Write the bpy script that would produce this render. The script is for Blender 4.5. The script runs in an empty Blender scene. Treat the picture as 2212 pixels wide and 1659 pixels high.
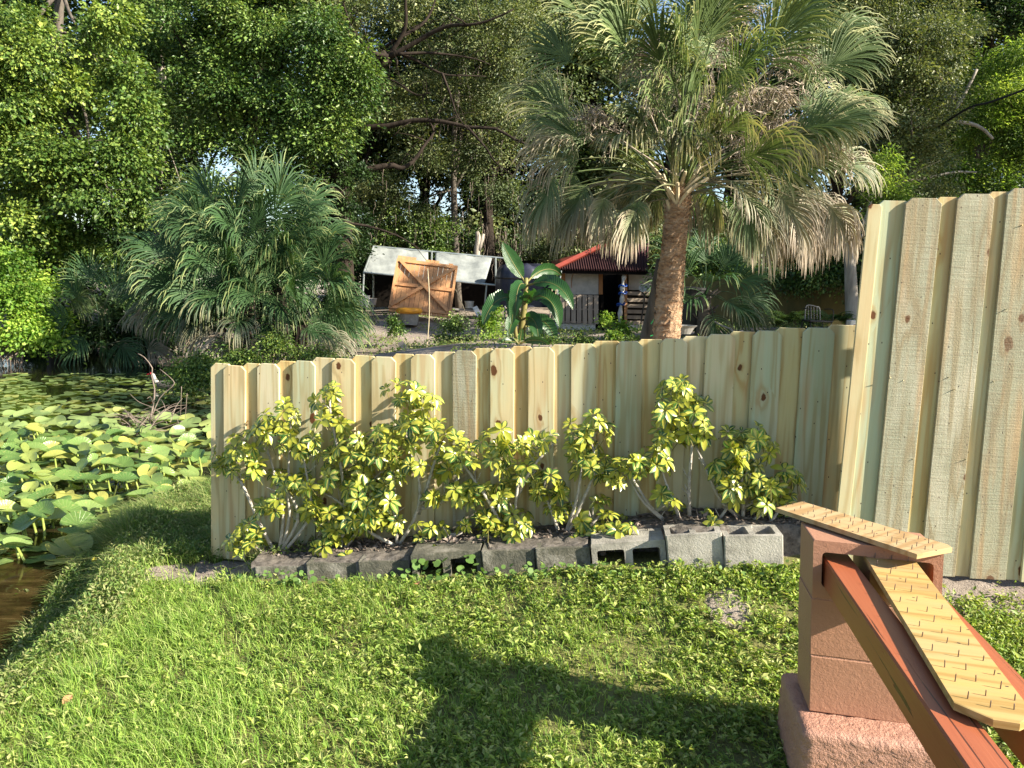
import bpy, math, random
import numpy as np
from mathutils import Vector, Matrix, Euler

# ---------------------------------------------------------------- camera, sky, sun
SC = bpy.context.scene
COL = SC.collection
PITCH, ROLL, CAMH = math.radians(7.5), 0.03, 1.70
FPX, CX, CY = 1604.0, 1106.0, 829.5          # focal length and centre, in units of a 2212 wide picture
cam = bpy.data.cameras.new('camera'); cam_o = bpy.data.objects.new('camera', cam); COL.objects.link(cam_o)
cam.sensor_width = 36; cam.lens = 36 * FPX / 2212; cam.clip_end = 500; cam.clip_start = 0.05
RM = Matrix.Rotation(math.pi/2 - PITCH, 3, 'X') @ Matrix.Rotation(ROLL, 3, 'Z')
cam_o.matrix_world = Matrix.Translation((0, 0, CAMH)) @ RM.to_4x4()
SC.camera = cam_o

SUN_EL, SUN_AZ = math.radians(29.5), math.radians(68)    # azimuth: degrees to the right of straight behind the camera
sdir = Vector((math.sin(SUN_AZ)*math.cos(SUN_EL), -math.cos(SUN_AZ)*math.cos(SUN_EL), math.sin(SUN_EL)))
w = bpy.data.worlds.new('World'); SC.world = w; w.use_nodes = True
nt = w.node_tree
sky = nt.nodes.new('ShaderNodeTexSky'); sky.sky_type = 'NISHITA'; sky.sun_disc = False
sky.sun_elevation = SUN_EL; sky.sun_rotation = math.atan2(sdir.x, sdir.y); sky.air_density = 1.0; sky.dust_density = 0.6
nt.links.new(sky.outputs[0], nt.nodes['Background'].inputs[0]); nt.nodes['Background'].inputs[1].default_value = 0.075
sl = bpy.data.lights.new('sun', 'SUN'); sl.energy = 5.0; sl.angle = math.radians(0.5); sl.color = (1.0, 0.92, 0.76)
so = bpy.data.objects.new('sun', sl); COL.objects.link(so); so.rotation_euler = sdir.to_track_quat('Z', 'Y').to_euler()
so.location = sdir * 30
SC.view_settings.view_transform = 'Standard'; SC.view_settings.look = 'None'
SC.view_settings.exposure = 1.68; SC.view_settings.gamma = 1.0
SC.cycles.max_bounces = 6; SC.cycles.diffuse_bounces = 3; SC.cycles.transmission_bounces = 3
SC.cycles.caustics_reflective = False; SC.cycles.caustics_refractive = False

rng = np.random.default_rng(7); R = random.Random(11)

# ---------------------------------------------------------------- helpers
def ray(px, py):
    return RM @ Vector(((px-CX)/FPX, -(py-CY)/FPX, -1.0))
def at(px, py, Y):
    d = ray(px, py); return Vector((0, 0, CAMH)) + d * (Y / d.y)
def onz(px, py, z):
    d = ray(px, py); return Vector((0, 0, CAMH)) + d * ((z-CAMH)/d.z)
def sm(t): t = np.clip(t, 0, 1); return t*t*(3-2*t)

def tag(o, label=None, cat=None, group=None, kind=None):
    if label: o['label'] = label
    if cat: o['category'] = cat
    if group: o['group'] = group
    if kind: o['kind'] = kind
    return o
def empty(name, loc, label, cat, group=None, rz=0):
    o = bpy.data.objects.new(name, None); COL.objects.link(o); o.location = loc; o.rotation_euler.z = rz
    o.empty_display_size = 0.1
    return tag(o, label, cat, group)
def link(name, me, parent=None, mw=None):
    o = bpy.data.objects.new(name, me); COL.objects.link(o)
    if parent is not None:
        o.parent = parent
        o.matrix_parent_inverse = p_world(parent).inverted()   # meshes are written in world coordinates
    if mw is not None: o.matrix_basis = mw
    return o
def p_world(p):
    if p.parent is None: return p.matrix_basis
    return p_world(p.parent) @ p.matrix_parent_inverse @ p.matrix_basis
def np_mesh(name, V, polys, mats, midx=None, attrs=None, smooth=False):
    """V (n,3); polys: list of (m,k) index arrays"""
    me = bpy.data.meshes.new(name)
    V = np.asarray(V, dtype=np.float32)
    polys = [np.asarray(p, dtype=np.int32) for p in polys if len(p)]
    nl = sum(p.size for p in polys); nf = sum(len(p) for p in polys)
    me.vertices.add(len(V)); me.vertices.foreach_set('co', V.ravel())
    me.loops.add(nl); me.loops.foreach_set('vertex_index', np.concatenate([p.ravel() for p in polys]))
    me.polygons.add(nf)
    ls, s = [], 0
    for p in polys:
        ls.append(s + np.arange(len(p))*p.shape[1]); s += p.size
    me.polygons.foreach_set('loop_start', np.concatenate(ls).astype(np.int32))
    if midx is not None: me.polygons.foreach_set('material_index', np.asarray(midx, dtype=np.int32))
    if smooth: me.polygons.foreach_set('use_smooth', np.ones(nf, dtype=bool))
    me.update(calc_edges=True)
    for m in (mats if isinstance(mats, (list, tuple)) else [mats]): me.materials.append(m)
    for k, a in (attrs or {}).items():
        at_ = me.attributes.new(k, 'FLOAT', 'POINT'); at_.data.foreach_set('value', np.asarray(a, dtype=np.float32).ravel())
    return me
class MB:
    """collects shapes for one mesh"""
    def __init__(s): s.v, s.f, s.m, s.t = [], [], [], []
    def add(s, V, F, mi=0, t=0.0):
        b = len(s.v); V = [tuple(v) for v in V]; s.v += V; s.f += [tuple(b+i for i in f) for f in F]; s.m += [mi]*len(F)
        s.t += (list(t) if hasattr(t, '__len__') else [t]*len(V))
    def box(s, c, size, rot=None, mi=0, chamfer=0.0):
        x, y, z = [k/2 for k in size]
        if chamfer:
            c_ = chamfer; V = []; F = []
            prof = [(-x+c_, -y), (x-c_, -y), (x, -y+c_), (x, y-c_), (x-c_, y), (-x+c_, y), (-x, y-c_), (-x, -y+c_)]
            for zz, k in ((-z, 1), (-z+c_, 0), (z-c_, 0), (z, 1)):
                for (a, b) in prof:
                    V.append((a-(math.copysign(c_*.5, a) if k else 0), b-(math.copysign(c_*.5, b) if k else 0), zz))
            for r in range(3):
                for i in range(8): F.append((r*8+i, r*8+(i+1) % 8, (r+1)*8+(i+1) % 8, (r+1)*8+i))
            F += [tuple(reversed(range(8))), tuple(range(24, 32))]
        else:
            V = [(-x,-y,-z),(x,-y,-z),(x,y,-z),(-x,y,-z),(-x,-y,z),(x,-y,z),(x,y,z),(-x,y,z)]
            F = [(0,3,2,1),(4,5,6,7),(0,1,5,4),(1,2,6,5),(2,3,7,6),(3,0,4,7)]
        c = Vector(c)
        V = [((rot @ Vector(v)) if rot else Vector(v)) + c for v in V]
        s.add(V, F, mi)
    def beam(s, a, b, w, h, up=(0, 0, 1), mi=0):
        a, b = Vector(a), Vector(b); d = (b-a); L = d.length; d.normalize()
        sd = d.cross(Vector(up)).normalized(); u = sd.cross(d)
        s.box((a+b)/2, (L, w, h), Matrix((d, sd, u)).transposed(), mi)
    def tube(s, pts, rad, n=8, mi=0, cap=True):
        P = [Vector(p) for p in pts]; m = len(P)
        if not hasattr(rad, '__len__'): rad = [rad]*m
        V, F, T = [], [], []
        u = None
        for i in range(m):
            d = (P[min(i+1, m-1)] - P[max(i-1, 0)]).normalized()
            if u is None:
                u = d.cross(Vector((0.3, 1, 0.2))).normalized()
            else:
                u = (u - d*u.dot(d)).normalized()
            w_ = d.cross(u)
            for k in range(n):
                a = 2*math.pi*k/n
                V.append(P[i] + (u*math.cos(a) + w_*math.sin(a))*rad[i]); T.append(i/(m-1))
        for i in range(m-1):
            for k in range(n): F.append((i*n+k, i*n+(k+1) % n, (i+1)*n+(k+1) % n, (i+1)*n+k))
        if cap: F += [tuple(reversed(range(n))), tuple(range((m-1)*n, m*n))]
        s.add(V, F, mi, T)
    def lathe(s, c, prof, n=20, mi=0):
        V, F = [], []
        c = Vector(c)
        for r, z in prof:
            for k in range(n):
                a = 2*math.pi*k/n; V.append(c + Vector((r*math.cos(a), r*math.sin(a), z)))
        for i in range(len(prof)-1):
            for k in range(n): F.append((i*n+k, i*n+(k+1) % n, (i+1)*n+(k+1) % n, (i+1)*n+k))
        s.add(V, F, mi)
    def mesh(s, name, mats, smooth=False, bevel=0):
        me = bpy.data.meshes.new(name); me.from_pydata(s.v, [], s.f)
        for m in (mats if isinstance(mats, (list, tuple)) else [mats]): me.materials.append(m)
        me.polygons.foreach_set('material_index', s.m)
        if smooth: me.polygons.foreach_set('use_smooth', [True]*len(s.f))
        a = me.attributes.new('t', 'FLOAT', 'POINT'); a.data.foreach_set('value', s.t)
        me.update(); return me
    def build(s, name, mats, parent=None, smooth=False, mw=None):
        return link(name, s.mesh(name, mats, smooth), parent, mw)
def recenter(o, c):
    """move a top-level mesh object's origin to c (the mesh is in world coordinates)"""
    c = Vector(c); o.data.transform(Matrix.Translation(-c)); o.location = c; return o
def spline(pts, n):
    """Catmull-Rom through pts"""
    P = [Vector(p) for p in pts]
    if len(P) == 2: return [P[0].lerp(P[1], i/n) for i in range(n+1)]
    out = []
    for i in range(n+1):
        t = i/n*(len(P)-1); k = min(int(t), len(P)-2); u = t-k
        a, b, c, d = P[max(k-1, 0)], P[k], P[k+1], P[min(k+2, len(P)-1)]
        out.append(0.5*((2*b) + (c-a)*u + (2*a-5*b+4*c-d)*u*u + (3*b-a-3*c+d)*u**3))
    return out

# ---------------------------------------------------------------- material helpers
class NT:
    def __init__(s, name):
        s.m = bpy.data.materials.new(name); s.m.use_nodes = True; s.t = s.m.node_tree
        s.p = s.t.nodes['Principled BSDF']; s.out = s.t.nodes['Material Output']
    def n(s, typ, **kw):
        nd = s.t.nodes.new('ShaderNode'+typ)
        for k, v in kw.items():
            if k.startswith('_'): setattr(nd, k[1:], v)
            else:
                key = k.replace('__', ' ') if not k.startswith('i') or not k[1:].isdigit() else int(k[1:])
                s.set(nd.inputs[key], v)
        return nd
    def set(s, inp, v):
        if hasattr(v, 'is_output') or isinstance(v, bpy.types.NodeSocket): s.t.links.new(v, inp)
        elif isinstance(v, bpy.types.Node): s.t.links.new(v.outputs[0], inp)
        else: inp.default_value = v
    def ramp(s, fac, stops, interp='LINEAR'):
        r = s.t.nodes.new('ShaderNodeValToRGB'); cr = r.color_ramp; cr.interpolation = interp
        while len(cr.elements) < len(stops): cr.elements.new(0.5)
        for e, (p, c) in zip(cr.elements, stops):
            e.position = p; e.color = (*c, 1) if len(c) == 3 else c
        s.set(r.inputs[0], fac); return r
    def mix(s, fac, a, b, mode='MIX'):
        m = s.t.nodes.new('ShaderNodeMix'); m.data_type = 'RGBA'; m.blend_type = mode
        s.set(m.inputs[0], fac)
        for k, v in ((6, a), (7, b)):
            if isinstance(v, tuple) and len(v) == 3: v = (*v, 1)
            s.set(m.inputs[k], v)
        return m.outputs[2]
    def math(s, op, a, b=0.0, c=None):
        m = s.t.nodes.new('ShaderNodeMath'); m.operation = op
        s.set(m.inputs[0], a); s.set(m.inputs[1], b)
        if c is not None: s.set(m.inputs[2], c)
        return m.outputs[0]
    def coord(s, kind='Object', scale=(1, 1, 1), off=None):
        tc = s.t.nodes.new('ShaderNodeTexCoord'); mp = s.t.nodes.new('ShaderNodeMapping')
        s.t.links.new(tc.outputs[kind], mp.inputs[0]); mp.inputs['Scale'].default_value = scale
        if off is not None: s.set(mp.inputs['Location'], off)
        return mp.outputs[0]
    def noise(s, vec, scale, detail=4, rough=0.55, dist=0.0):
        n = s.t.nodes.new('ShaderNodeTexNoise'); s.set(n.inputs['Vector'], vec); n.inputs['Scale'].default_value = scale
        n.inputs['Detail'].default_value = detail; n.inputs['Roughness'].default_value = rough; n.inputs['Distortion'].default_value = dist
        return n.outputs[0]
    def bump(s, h, strength=0.5, dist=0.01):
        b = s.t.nodes.new('ShaderNodeBump'); b.inputs['Strength'].default_value = strength; b.inputs['Distance'].default_value = dist
        s.set(b.inputs['Height'], h); s.t.links.new(b.outputs[0], s.p.inputs['Normal']); return b
    def base(s, c, rough=0.7, spec=0.3):
        s.set(s.p.inputs['Base Color'], (*c, 1) if isinstance(c, tuple) and len(c) == 3 else c)
        s.set(s.p.inputs['Roughness'], rough); s.p.inputs['Specular IOR Level'].default_value = spec
        return s
    def translucent(s, col, fac):
        tr = s.t.nodes.new('ShaderNodeBsdfTranslucent'); s.set(tr.inputs[0], col)
        mx = s.t.nodes.new('ShaderNodeMixShader'); mx.inputs[0].default_value = fac
        s.t.links.new(s.p.outputs[0], mx.inputs[1]); s.t.links.new(tr.outputs[0], mx.inputs[2])
        s.t.links.new(mx.outputs[0], s.out.inputs[0])

def island(N):
    g = N.t.nodes.new('ShaderNodeNewGeometry'); return g.outputs['Random Per Island']
def attr(N, name):
    a = N.t.nodes.new('ShaderNodeAttribute'); a.attribute_name = name; return a.outputs['Fac']

def leaf_mat(name, cols, rough=0.45, trans=0.3, spec=0.4, nscale=0.6):
    """cols: list of colours the leaves of one plant range over"""
    N = NT(name)
    r = island(N); k = len(cols)
    c = N.ramp(r, [((i+0.5)/k, c) for i, c in enumerate(cols)])
    big = N.noise(N.coord('Object'), nscale, 2)
    c2 = N.mix(N.math('MULTIPLY', big, 0.5), c.outputs[0], cols[-1])
    tone = attr(N, 'tone')      # each bough's own tone
    hs = N.n('HueSaturation'); N.set(hs.inputs['Color'], c2); N.set(hs.inputs['Value'], N.math('MULTIPLY', N.math('MULTIPLY_ADD', big, 0.5, 0.75), N.math('MULTIPLY_ADD', tone, 0.55, 1.0))); N.set(hs.inputs['Hue'], N.math('MULTIPLY_ADD', tone, -0.022, 0.5))
    N.base(hs.outputs[0], rough+.08, spec*.75)
    tc = N.mix(1.0, hs.outputs[0], (1.0, 1.0, 0.45), 'MULTIPLY')
    br = N.n('HueSaturation'); N.set(br.inputs['Color'], tc); br.inputs['Value'].default_value = 1.9
    N.translucent(br.outputs[0], trans)
    return N.m
def frond_mat(name, green, tip, dead, tipstart=0.6):
    N = NT(name)
    t = attr(N, 't'); age = attr(N, 'age')
    r = island(N)
    tj = N.math('ADD', t, N.math('MULTIPLY_ADD', r, 0.5, -0.25))
    g2 = N.mix(N.math('MULTIPLY', r, 0.6), green, (green[0]*1.5, green[1]*1.35, green[2]*0.9))
    c = N.ramp(tj, [(0, (0, 0, 0)), (tipstart, (0, 0, 0)), (1.0, (1, 1, 1))])
    c1 = N.mix(c.outputs[0], g2, tip)
    ag = N.math('ADD', age, N.math('MULTIPLY', N.math('SUBTRACT', tj, 0.5), 0.9)); ag.node.use_clamp = True
    ag2 = N.math('MULTIPLY', ag, N.math('GREATER_THAN', age, 0.01))
    d2 = N.mix(r, dead, (dead[0]*0.6, dead[1]*0.52, dead[2]*0.45))
    c3 = N.mix(ag2, c1, d2)
    N.base(c3, 0.52, 0.25)
    N.translucent(N.mix(1.0, c3, (1.3, 1.3, 0.6), 'MULTIPLY'), 0.22)
    return N.m
def bark_mat(name, a, b, scale=8, zs=0.25, bump=0.6):
    N = NT(name); v = N.coord('Object', (1, 1, zs))
    n = N.noise(v, scale, 6, 0.65, 0.3)
    N.base(N.ramp(n, [(0.3, a), (0.7, b)]).outputs[0], 0.9, 0.1); N.bump(n, bump, 0.03); return N.m

def pine_mat(name, base_a, base_b, green, rough_sawn=0.0, knots=1.0):
    """treated pine board: boards are cut with local x across, z along, y through the thickness"""
    N = NT(name)
    oi = N.t.nodes.new('ShaderNodeObjectInfo'); rnd = oi.outputs['Random']
    cmb = N.t.nodes.new('ShaderNodeCombineXYZ')
    N.set(cmb.inputs[0], N.math('MULTIPLY', rnd, 37.0)); N.set(cmb.inputs[2], N.math('MULTIPLY', rnd, 91.0))
    v = N.coord('Object', (1, 1, 1), cmb.outputs[0])
    sep = N.t.nodes.new('ShaderNodeSeparateXYZ'); N.set(sep.inputs[0], v)
    # knots: sparse voronoi in the board's face, stretched along the board
    kv = N.t.nodes.new('ShaderNodeCombineXYZ')
    N.set(kv.inputs[0], N.math('MULTIPLY', sep.outputs[0], 5.0)); N.set(kv.inputs[1], N.math('MULTIPLY', sep.outputs[2], 3.0)); N.set(kv.inputs[2], 0.0)
    vo = N.t.nodes.new('ShaderNodeTexVoronoi'); vo.voronoi_dimensions = '2D'; N.set(vo.inputs['Vector'], kv.outputs[0]); vo.inputs['Scale'].default_value = 1.0
    wob = N.noise(v, 30, 2)
    dist = N.math('ADD', vo.outputs['Distance'], N.math('MULTIPLY_ADD', wob, 0.12, -0.06))
    sepc = N.t.nodes.new('ShaderNodeSeparateColor'); N.set(sepc.inputs[0], vo.outputs['Color'])
    has = N.math('GREATER_THAN', sepc.outputs[0], 0.66)
    kr = N.math('MULTIPLY_ADD', sepc.outputs[1], 0.055, 0.035)
    ksoft = N.t.nodes.new('ShaderNodeMapRange'); ksoft.interpolation_type = 'SMOOTHSTEP'
    N.set(ksoft.inputs[0], dist); N.set(ksoft.inputs[1], N.math('ADD', kr, 0.03)); N.set(ksoft.inputs[2], kr); ksoft.inputs[3].default_value = 0; ksoft.inputs[4].default_value = 1
    kn = N.math('MULTIPLY', N.math('MULTIPLY', ksoft.outputs[0], has), knots)
    infl = N.math('MULTIPLY', N.math('POWER', 2.718, N.math('MULTIPLY', dist, -7.0)), has)
    # growth rings: slow noise across, swollen around the knots
    g1 = N.noise(N.coord('Object', (9, 9, 0.55), cmb.outputs[0]), 1.0, 3, 0.5)
    ph = N.math('ADD', N.math('MULTIPLY', g1, 38.0), N.math('MULTIPLY', infl, 9.0))
    ring = N.math('MULTIPLY_ADD', N.math('SINE', ph), 0.5, 0.5)
    ring = N.math('POWER', ring, 2.2)
    fine = N.noise(N.coord('Object', (260, 260, 4.5), cmb.outputs[0]), 1.0, 3, 0.6)
    blot = N.noise(N.coord('Object', (5, 5, 1.6), cmb.outputs[0]), 1.0, 4, 0.6)
    c = N.mix(rnd, base_a, base_b)
    tn = N.n('HueSaturation'); N.set(tn.inputs['Color'], c); N.set(tn.inputs['Value'], N.math('MULTIPLY_ADD', N.math('FRACT', N.math('MULTIPLY', rnd, 17.3)), 0.30, 0.80)); N.set(tn.inputs['Saturation'], N.math('MULTIPLY_ADD', N.math('FRACT', N.math('MULTIPLY', rnd, 5.7)), 0.45, 0.70)); c = tn.outputs[0]
    c = N.mix(N.ramp(blot, [(0.36, (0, 0, 0)), (0.60, (1, 1, 1))]).outputs[0], c, green)
    c = N.mix(N.math('MULTIPLY', ring, 0.78), c, (base_a[0]*0.54, base_a[1]*0.47, base_a[2]*0.36))
    c = N.mix(N.math('MULTIPLY', fine, 0.6), c, (base_a[0]*0.62, base_a[1]*0.60, base_a[2]*0.52))
    rn = N.noise(N.coord('Object', (14, 14, 1.1), cmb.outputs[0]), 1.0, 2)
    c = N.mix(N.math('MULTIPLY', N.ramp(rn, [(0.56, (0, 0, 0)), (0.68, (1, 1, 1))]).outputs[0], 0.5), c, (0.46, 0.27, 0.13))
    c = N.mix(N.math('MULTIPLY', infl, 0.35), c, (0.36, 0.21, 0.10))
    c = N.mix(kn, c, (0.11, 0.045, 0.018))
    # nail heads and pin holes
    nv = N.t.nodes.new('ShaderNodeTexVoronoi'); nv.voronoi_dimensions = '2D'; N.set(nv.inputs['Vector'], kv.outputs[0]); nv.inputs['Scale'].default_value = 1.7
    c = N.mix(N.math('LESS_THAN', nv.outputs['Distance'], 0.022), c, (0.05, 0.035, 0.03))
    h = N.math('ADD', N.math('MULTIPLY', fine, 0.3), N.math('MULTIPLY', ring, 0.15))
    if rough_sawn:
        saw = N.noise(N.coord('Object', (7, 7, 110), cmb.outputs[0]), 1.0, 4, 0.75)
        saw2 = N.noise(N.coord('Object', (120, 120, 90), cmb.outputs[0]), 1.0, 4, 0.7)
        dk = N.ramp(N.math('MULTIPLY_ADD', blot, 0.5, N.math('MULTIPLY', saw, 0.5)), [(0.42, (0, 0, 0)), (0.62, (1, 1, 1))])
        c = N.mix(N.math('MULTIPLY', dk.outputs[0], 0.62*rough_sawn), c, (0.22, 0.17, 0.115))
        h = N.math('ADD', h, N.math('ADD', N.math('MULTIPLY', saw, 1.2*rough_sawn), N.math('MULTIPLY', saw2, 1.0*rough_sawn)))
    N.base(c, 0.75, 0.2); N.bump(h, 0.55, 0.0025 if not rough_sawn else 0.004)
    return N.m

# ---------------------------------------------------------------- materials
TIPG = (0.36, 0.33, 0.14)
M = {}
M['fence'] = pine_mat('treated_pine', (0.74, 0.62, 0.39), (0.68, 0.50, 0.27), (0.56, 0.55, 0.36))
M['fence_back'] = pine_mat('treated_pine_back', (0.74, 0.53, 0.25), (0.58, 0.54, 0.31), (0.54, 0.52, 0.31))
M['fence_green'] = pine_mat('treated_pine_green', (0.64, 0.60, 0.40), (0.58, 0.56, 0.38), (0.42, 0.49, 0.35))
M['fence_rough'] = pine_mat('rough_sawn_pine', (0.50, 0.45, 0.33), (0.46, 0.43, 0.32), (0.36, 0.40, 0.30), 1.0)
M['scrap'] = pine_mat('scrap_board', (0.50, 0.33, 0.17), (0.47, 0.33, 0.18), (0.42, 0.32, 0.18), 0.0, 0.6)
M['scrap2'] = pine_mat('yellow_scrap_board', (0.52, 0.35, 0.13), (0.50, 0.34, 0.14), (0.45, 0.34, 0.16), 0.0, 0.4)
def concrete():
    N = NT('mossy_concrete'); v = N.coord('Object')
    oi = N.t.nodes.new('ShaderNodeObjectInfo')
    off = N.t.nodes.new('ShaderNodeCombineXYZ'); N.set(off.inputs[0], N.math('MULTIPLY', oi.outputs['Random'], 31.0))
    v2 = N.coord('Object', (1, 1, 1), off.outputs[0])
    n = N.noise(v2, 7, 6, 0.7); f = N.noise(v2, 90, 3, 0.7)
    c = N.ramp(n, [(0.34, (0.025, 0.028, 0.018)), (0.50, (0.085, 0.08, 0.055)), (0.66, (0.26, 0.24, 0.20))])
    c2 = N.mix(N.math('MULTIPLY', f, 0.25), c.outputs[0], (0.42, 0.40, 0.36))
    N.base(c2, 0.92, 0.1); N.bump(N.math('ADD', f, N.math('MULTIPLY', n, 0.4)), 0.7, 0.008); return N.m
M['block'] = concrete()
def block_clean():
    N = NT('weathered_concrete'); v = N.coord('Object'); n = N.noise(v, 6, 6, 0.65); f = N.noise(v, 110, 3, 0.7)
    c = N.ramp(n, [(0.33, (0.09, 0.085, 0.07)), (0.5, (0.30, 0.28, 0.24)), (0.7, (0.46, 0.43, 0.38))])
    N.base(N.mix(N.math('MULTIPLY', f, 0.4), c.outputs[0], (0.5, 0.47, 0.42)), 0.92, 0.1); N.bump(f, 0.7, 0.006); return N.m
M['block2'] = block_clean()
def painted(name, col, dark, bump, dist, sc=70):
    N = NT(name); v = N.coord('Object'); n = N.noise(v, 5, 4, 0.6); f = N.noise(v, sc, 5, 0.7)
    g = N.noise(v, sc*3, 3, 0.6)
    chip = N.noise(N.coord('Object', (1, 1, 1), (4.2, 1.3, 7.7)), 26, 4, 0.7)
    c = N.mix(n, col, dark)
    c = N.mix(N.ramp(chip, [(0.70, (0, 0, 0)), (0.73, (1, 1, 1))]).outputs[0], c, (col[0]*1.25, col[1]*1.5, col[2]*1.6))
    N.base(c, 0.55, 0.35); N.bump(N.math('ADD', f, N.math('MULTIPLY', g, 0.35)), bump, dist); return N.m
M['terracotta'] = painted('terracotta_paint', (0.37, 0.195, 0.125), (0.29, 0.14, 0.085), 0.6, 0.004, 60)
M['footing'] = painted('rough_pink_stucco', (0.41, 0.225, 0.16), (0.33, 0.165, 0.115), 1.0, 0.013, 38)
def beam_mat():
    N = NT('stained_beam'); v = N.coord('Object', (1.2, 22, 22))
    g = N.noise(v, 1.0, 5, 0.6, 0.4); f = N.noise(N.coord('Object', (4, 160, 160)), 1.0, 3)
    ck = N.noise(N.coord('Object', (1.6, 55, 55), (3.3, 0, 0)), 1.0, 3, 0.5, 0.8)
    c = N.mix(g, (0.36, 0.11, 0.048), (0.26, 0.07, 0.03))
    crack = N.ramp(ck, [(0.335, (1, 1, 1)), (0.355, (0, 0, 0))]).outputs[0]
    c = N.mix(crack, c, (0.09, 0.03, 0.015))
    N.base(c, 0.36, 0.5); N.bump(N.math('SUBTRACT', N.math('ADD', N.math('MULTIPLY', f, 0.25), N.math('MULTIPLY', g, 0.3)), crack), 0.5, 0.004); return N.m
M['beam'] = beam_mat()
N = NT('nail_steel'); N.base((0.16, 0.12, 0.11), 0.45, 0.5); N.p.inputs['Metallic'].default_value = 0.7; M['nail'] = N.m

def ground_mat():
    N = NT('ground_soil'); v = N.coord('Object'); n = N.noise(v, 1.3, 5, 0.6); f = N.noise(v, 14, 5, 0.7); ff = N.noise(v, 90, 4, 0.7)
    sand = attr(N, 'sand'); wet = attr(N, 'wet')
    soil = N.mix(f, (0.10, 0.095, 0.035), (0.22, 0.22, 0.08))
    sn = N.mix(f, (0.40, 0.34, 0.29), (0.22, 0.18, 0.15))
    sn = N.mix(N.ramp(n, [(0.45, (0, 0, 0)), (0.75, (1, 1, 1))]).outputs[0], sn, (0.13, 0.10, 0.075))
    fac = N.math('ADD', sand, N.math('MULTIPLY_ADD', f, 0.6, -0.3))
    c = N.mix(N.ramp(fac, [(0.4, (0, 0, 0)), (0.6, (1, 1, 1))]).outputs[0], soil, sn)
    c = N.mix(wet, c, (0.03, 0.022, 0.012))
    N.base(c, 0.95, 0.1); N.bump(N.math('ADD', f, N.math('MULTIPLY', ff, 0.4)), 0.8, 0.03); return N.m
M['ground'] = ground_mat()
def water_mat():
    N = NT('pond_water'); v = N.coord('Object', (1, 1, 1)); n = N.noise(v, 1.1, 3, 0.5); r1 = N.noise(N.coord('Object', (1, 2.5, 1)), 5, 3, 0.5)
    sh = attr(N, 'shallow')
    mud = N.noise(N.coord('Object', (2.2, 6, 1)), 1.6, 5, 0.65, 0.6)
    sc = N.ramp(mud, [(0.40, (0.018, 0.010, 0.004)), (0.58, (0.045, 0.028, 0.010)), (0.72, (0.085, 0.06, 0.025))])
    c = N.mix(sh, (0.010, 0.009, 0.005), sc.outputs[0])
    N.base(c, 0.06, 0.5); N.p.inputs['IOR'].default_value = 1.33; N.bump(r1, 0.10, 0.02); return N.m
M['water'] = water_mat()
M['grass'] = leaf_mat('grass_blades', [(0.13, 0.22, 0.035), (0.21, 0.33, 0.05), (0.33, 0.44, 0.08), (0.48, 0.49, 0.20), (0.12, 0.23, 0.04)], 0.5, 0.30, 0.3, 1.2)
M['weed'] = leaf_mat('weed_leaves', [(0.17, 0.25, 0.04), (0.27, 0.36, 0.06), (0.38, 0.43, 0.11), (0.50, 0.48, 0.20), (0.13, 0.21, 0.035)], 0.45, 0.25, 0.4, 1.0)
M['weedg'] = leaf_mat('bank_weeds', [(0.12, 0.19, 0.04), (0.20, 0.28, 0.06), (0.32, 0.35, 0.13), (0.38, 0.34, 0.17), (0.10, 0.17, 0.05)], 0.5, 0.3, 0.3)
def scheff():
    N = NT('variegated_leaf'); e = attr(N, 'edge'); r = island(N)
    n = N.noise(N.coord('Object', (1, 1, 1)), 45, 3, 0.6); big = N.noise(N.coord('Object'), 3.0, 2)
    th = N.math('ADD', N.math('ADD', e, N.math('MULTIPLY_ADD', n, 0.9, -0.45)), N.math('MULTIPLY_ADD', r, 0.9, -0.53))
    k = N.ramp(th, [(0.50, (0, 0, 0)), (0.58, (1, 1, 1))]).outputs[0]
    y = N.ramp(r, [(0.1, (0.30, 0.32, 0.04)), (0.5, (0.47, 0.43, 0.06)), (0.9, (0.57, 0.51, 0.13))]).outputs[0]
    g = N.ramp(N.math('FRACT', N.math('MULTIPLY', r, 7.3)), [(0.0, (0.03, 0.085, 0.02)), (0.5, (0.08, 0.17, 0.03)), (1.0, (0.24, 0.32, 0.05))]).outputs[0]
    c = N.mix(k, y, g)
    N.base(c, 0.30, 0.5); N.translucent(N.mix(1.0, c, (1.2, 1.2, 0.5), 'MULTIPLY'), 0.25); return N.m
M['scheff'] = scheff()
M['stem'] = bark_mat('grey_stem', (0.26, 0.23, 0.19), (0.50, 0.46, 0.40), 40, 1, 0.3)
M['bark'] = bark_mat('dark_bark', (0.012, 0.009, 0.007), (0.045, 0.034, 0.027), 7)
M['barklight'] = bark_mat('pale_bark', (0.20, 0.17, 0.14), (0.45, 0.40, 0.34), 6)
M['barkmid'] = bark_mat('grey_bark', (0.05, 0.042, 0.036), (0.14, 0.12, 0.10), 8)
def palmbark():
    N = NT('palm_bark'); v = N.coord('Object', (1, 1, 3.2)); n = N.noise(v, 7, 6, 0.7, 0.6); f = N.noise(N.coord('Object', (1, 1, 2.5)), 30, 4, 0.7)
    c = N.ramp(n, [(0.32, (0.17, 0.09, 0.05)), (0.5, (0.44, 0.29, 0.18)), (0.7, (0.58, 0.44, 0.31))]); N.base(N.mix(N.math('MULTIPLY', f, .5), c.outputs[0], (0.30, 0.18, 0.11)), 0.95, 0.05)
    N.bump(N.math('ADD', n, f), 0.9, 0.03); return N.m
M['palmbark'] = palmbark()
M['frond'] = frond_mat('palm_frond', (0.095, 0.142, 0.058), (0.46, 0.45, 0.22), (0.42, 0.36, 0.29), 0.68)
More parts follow.
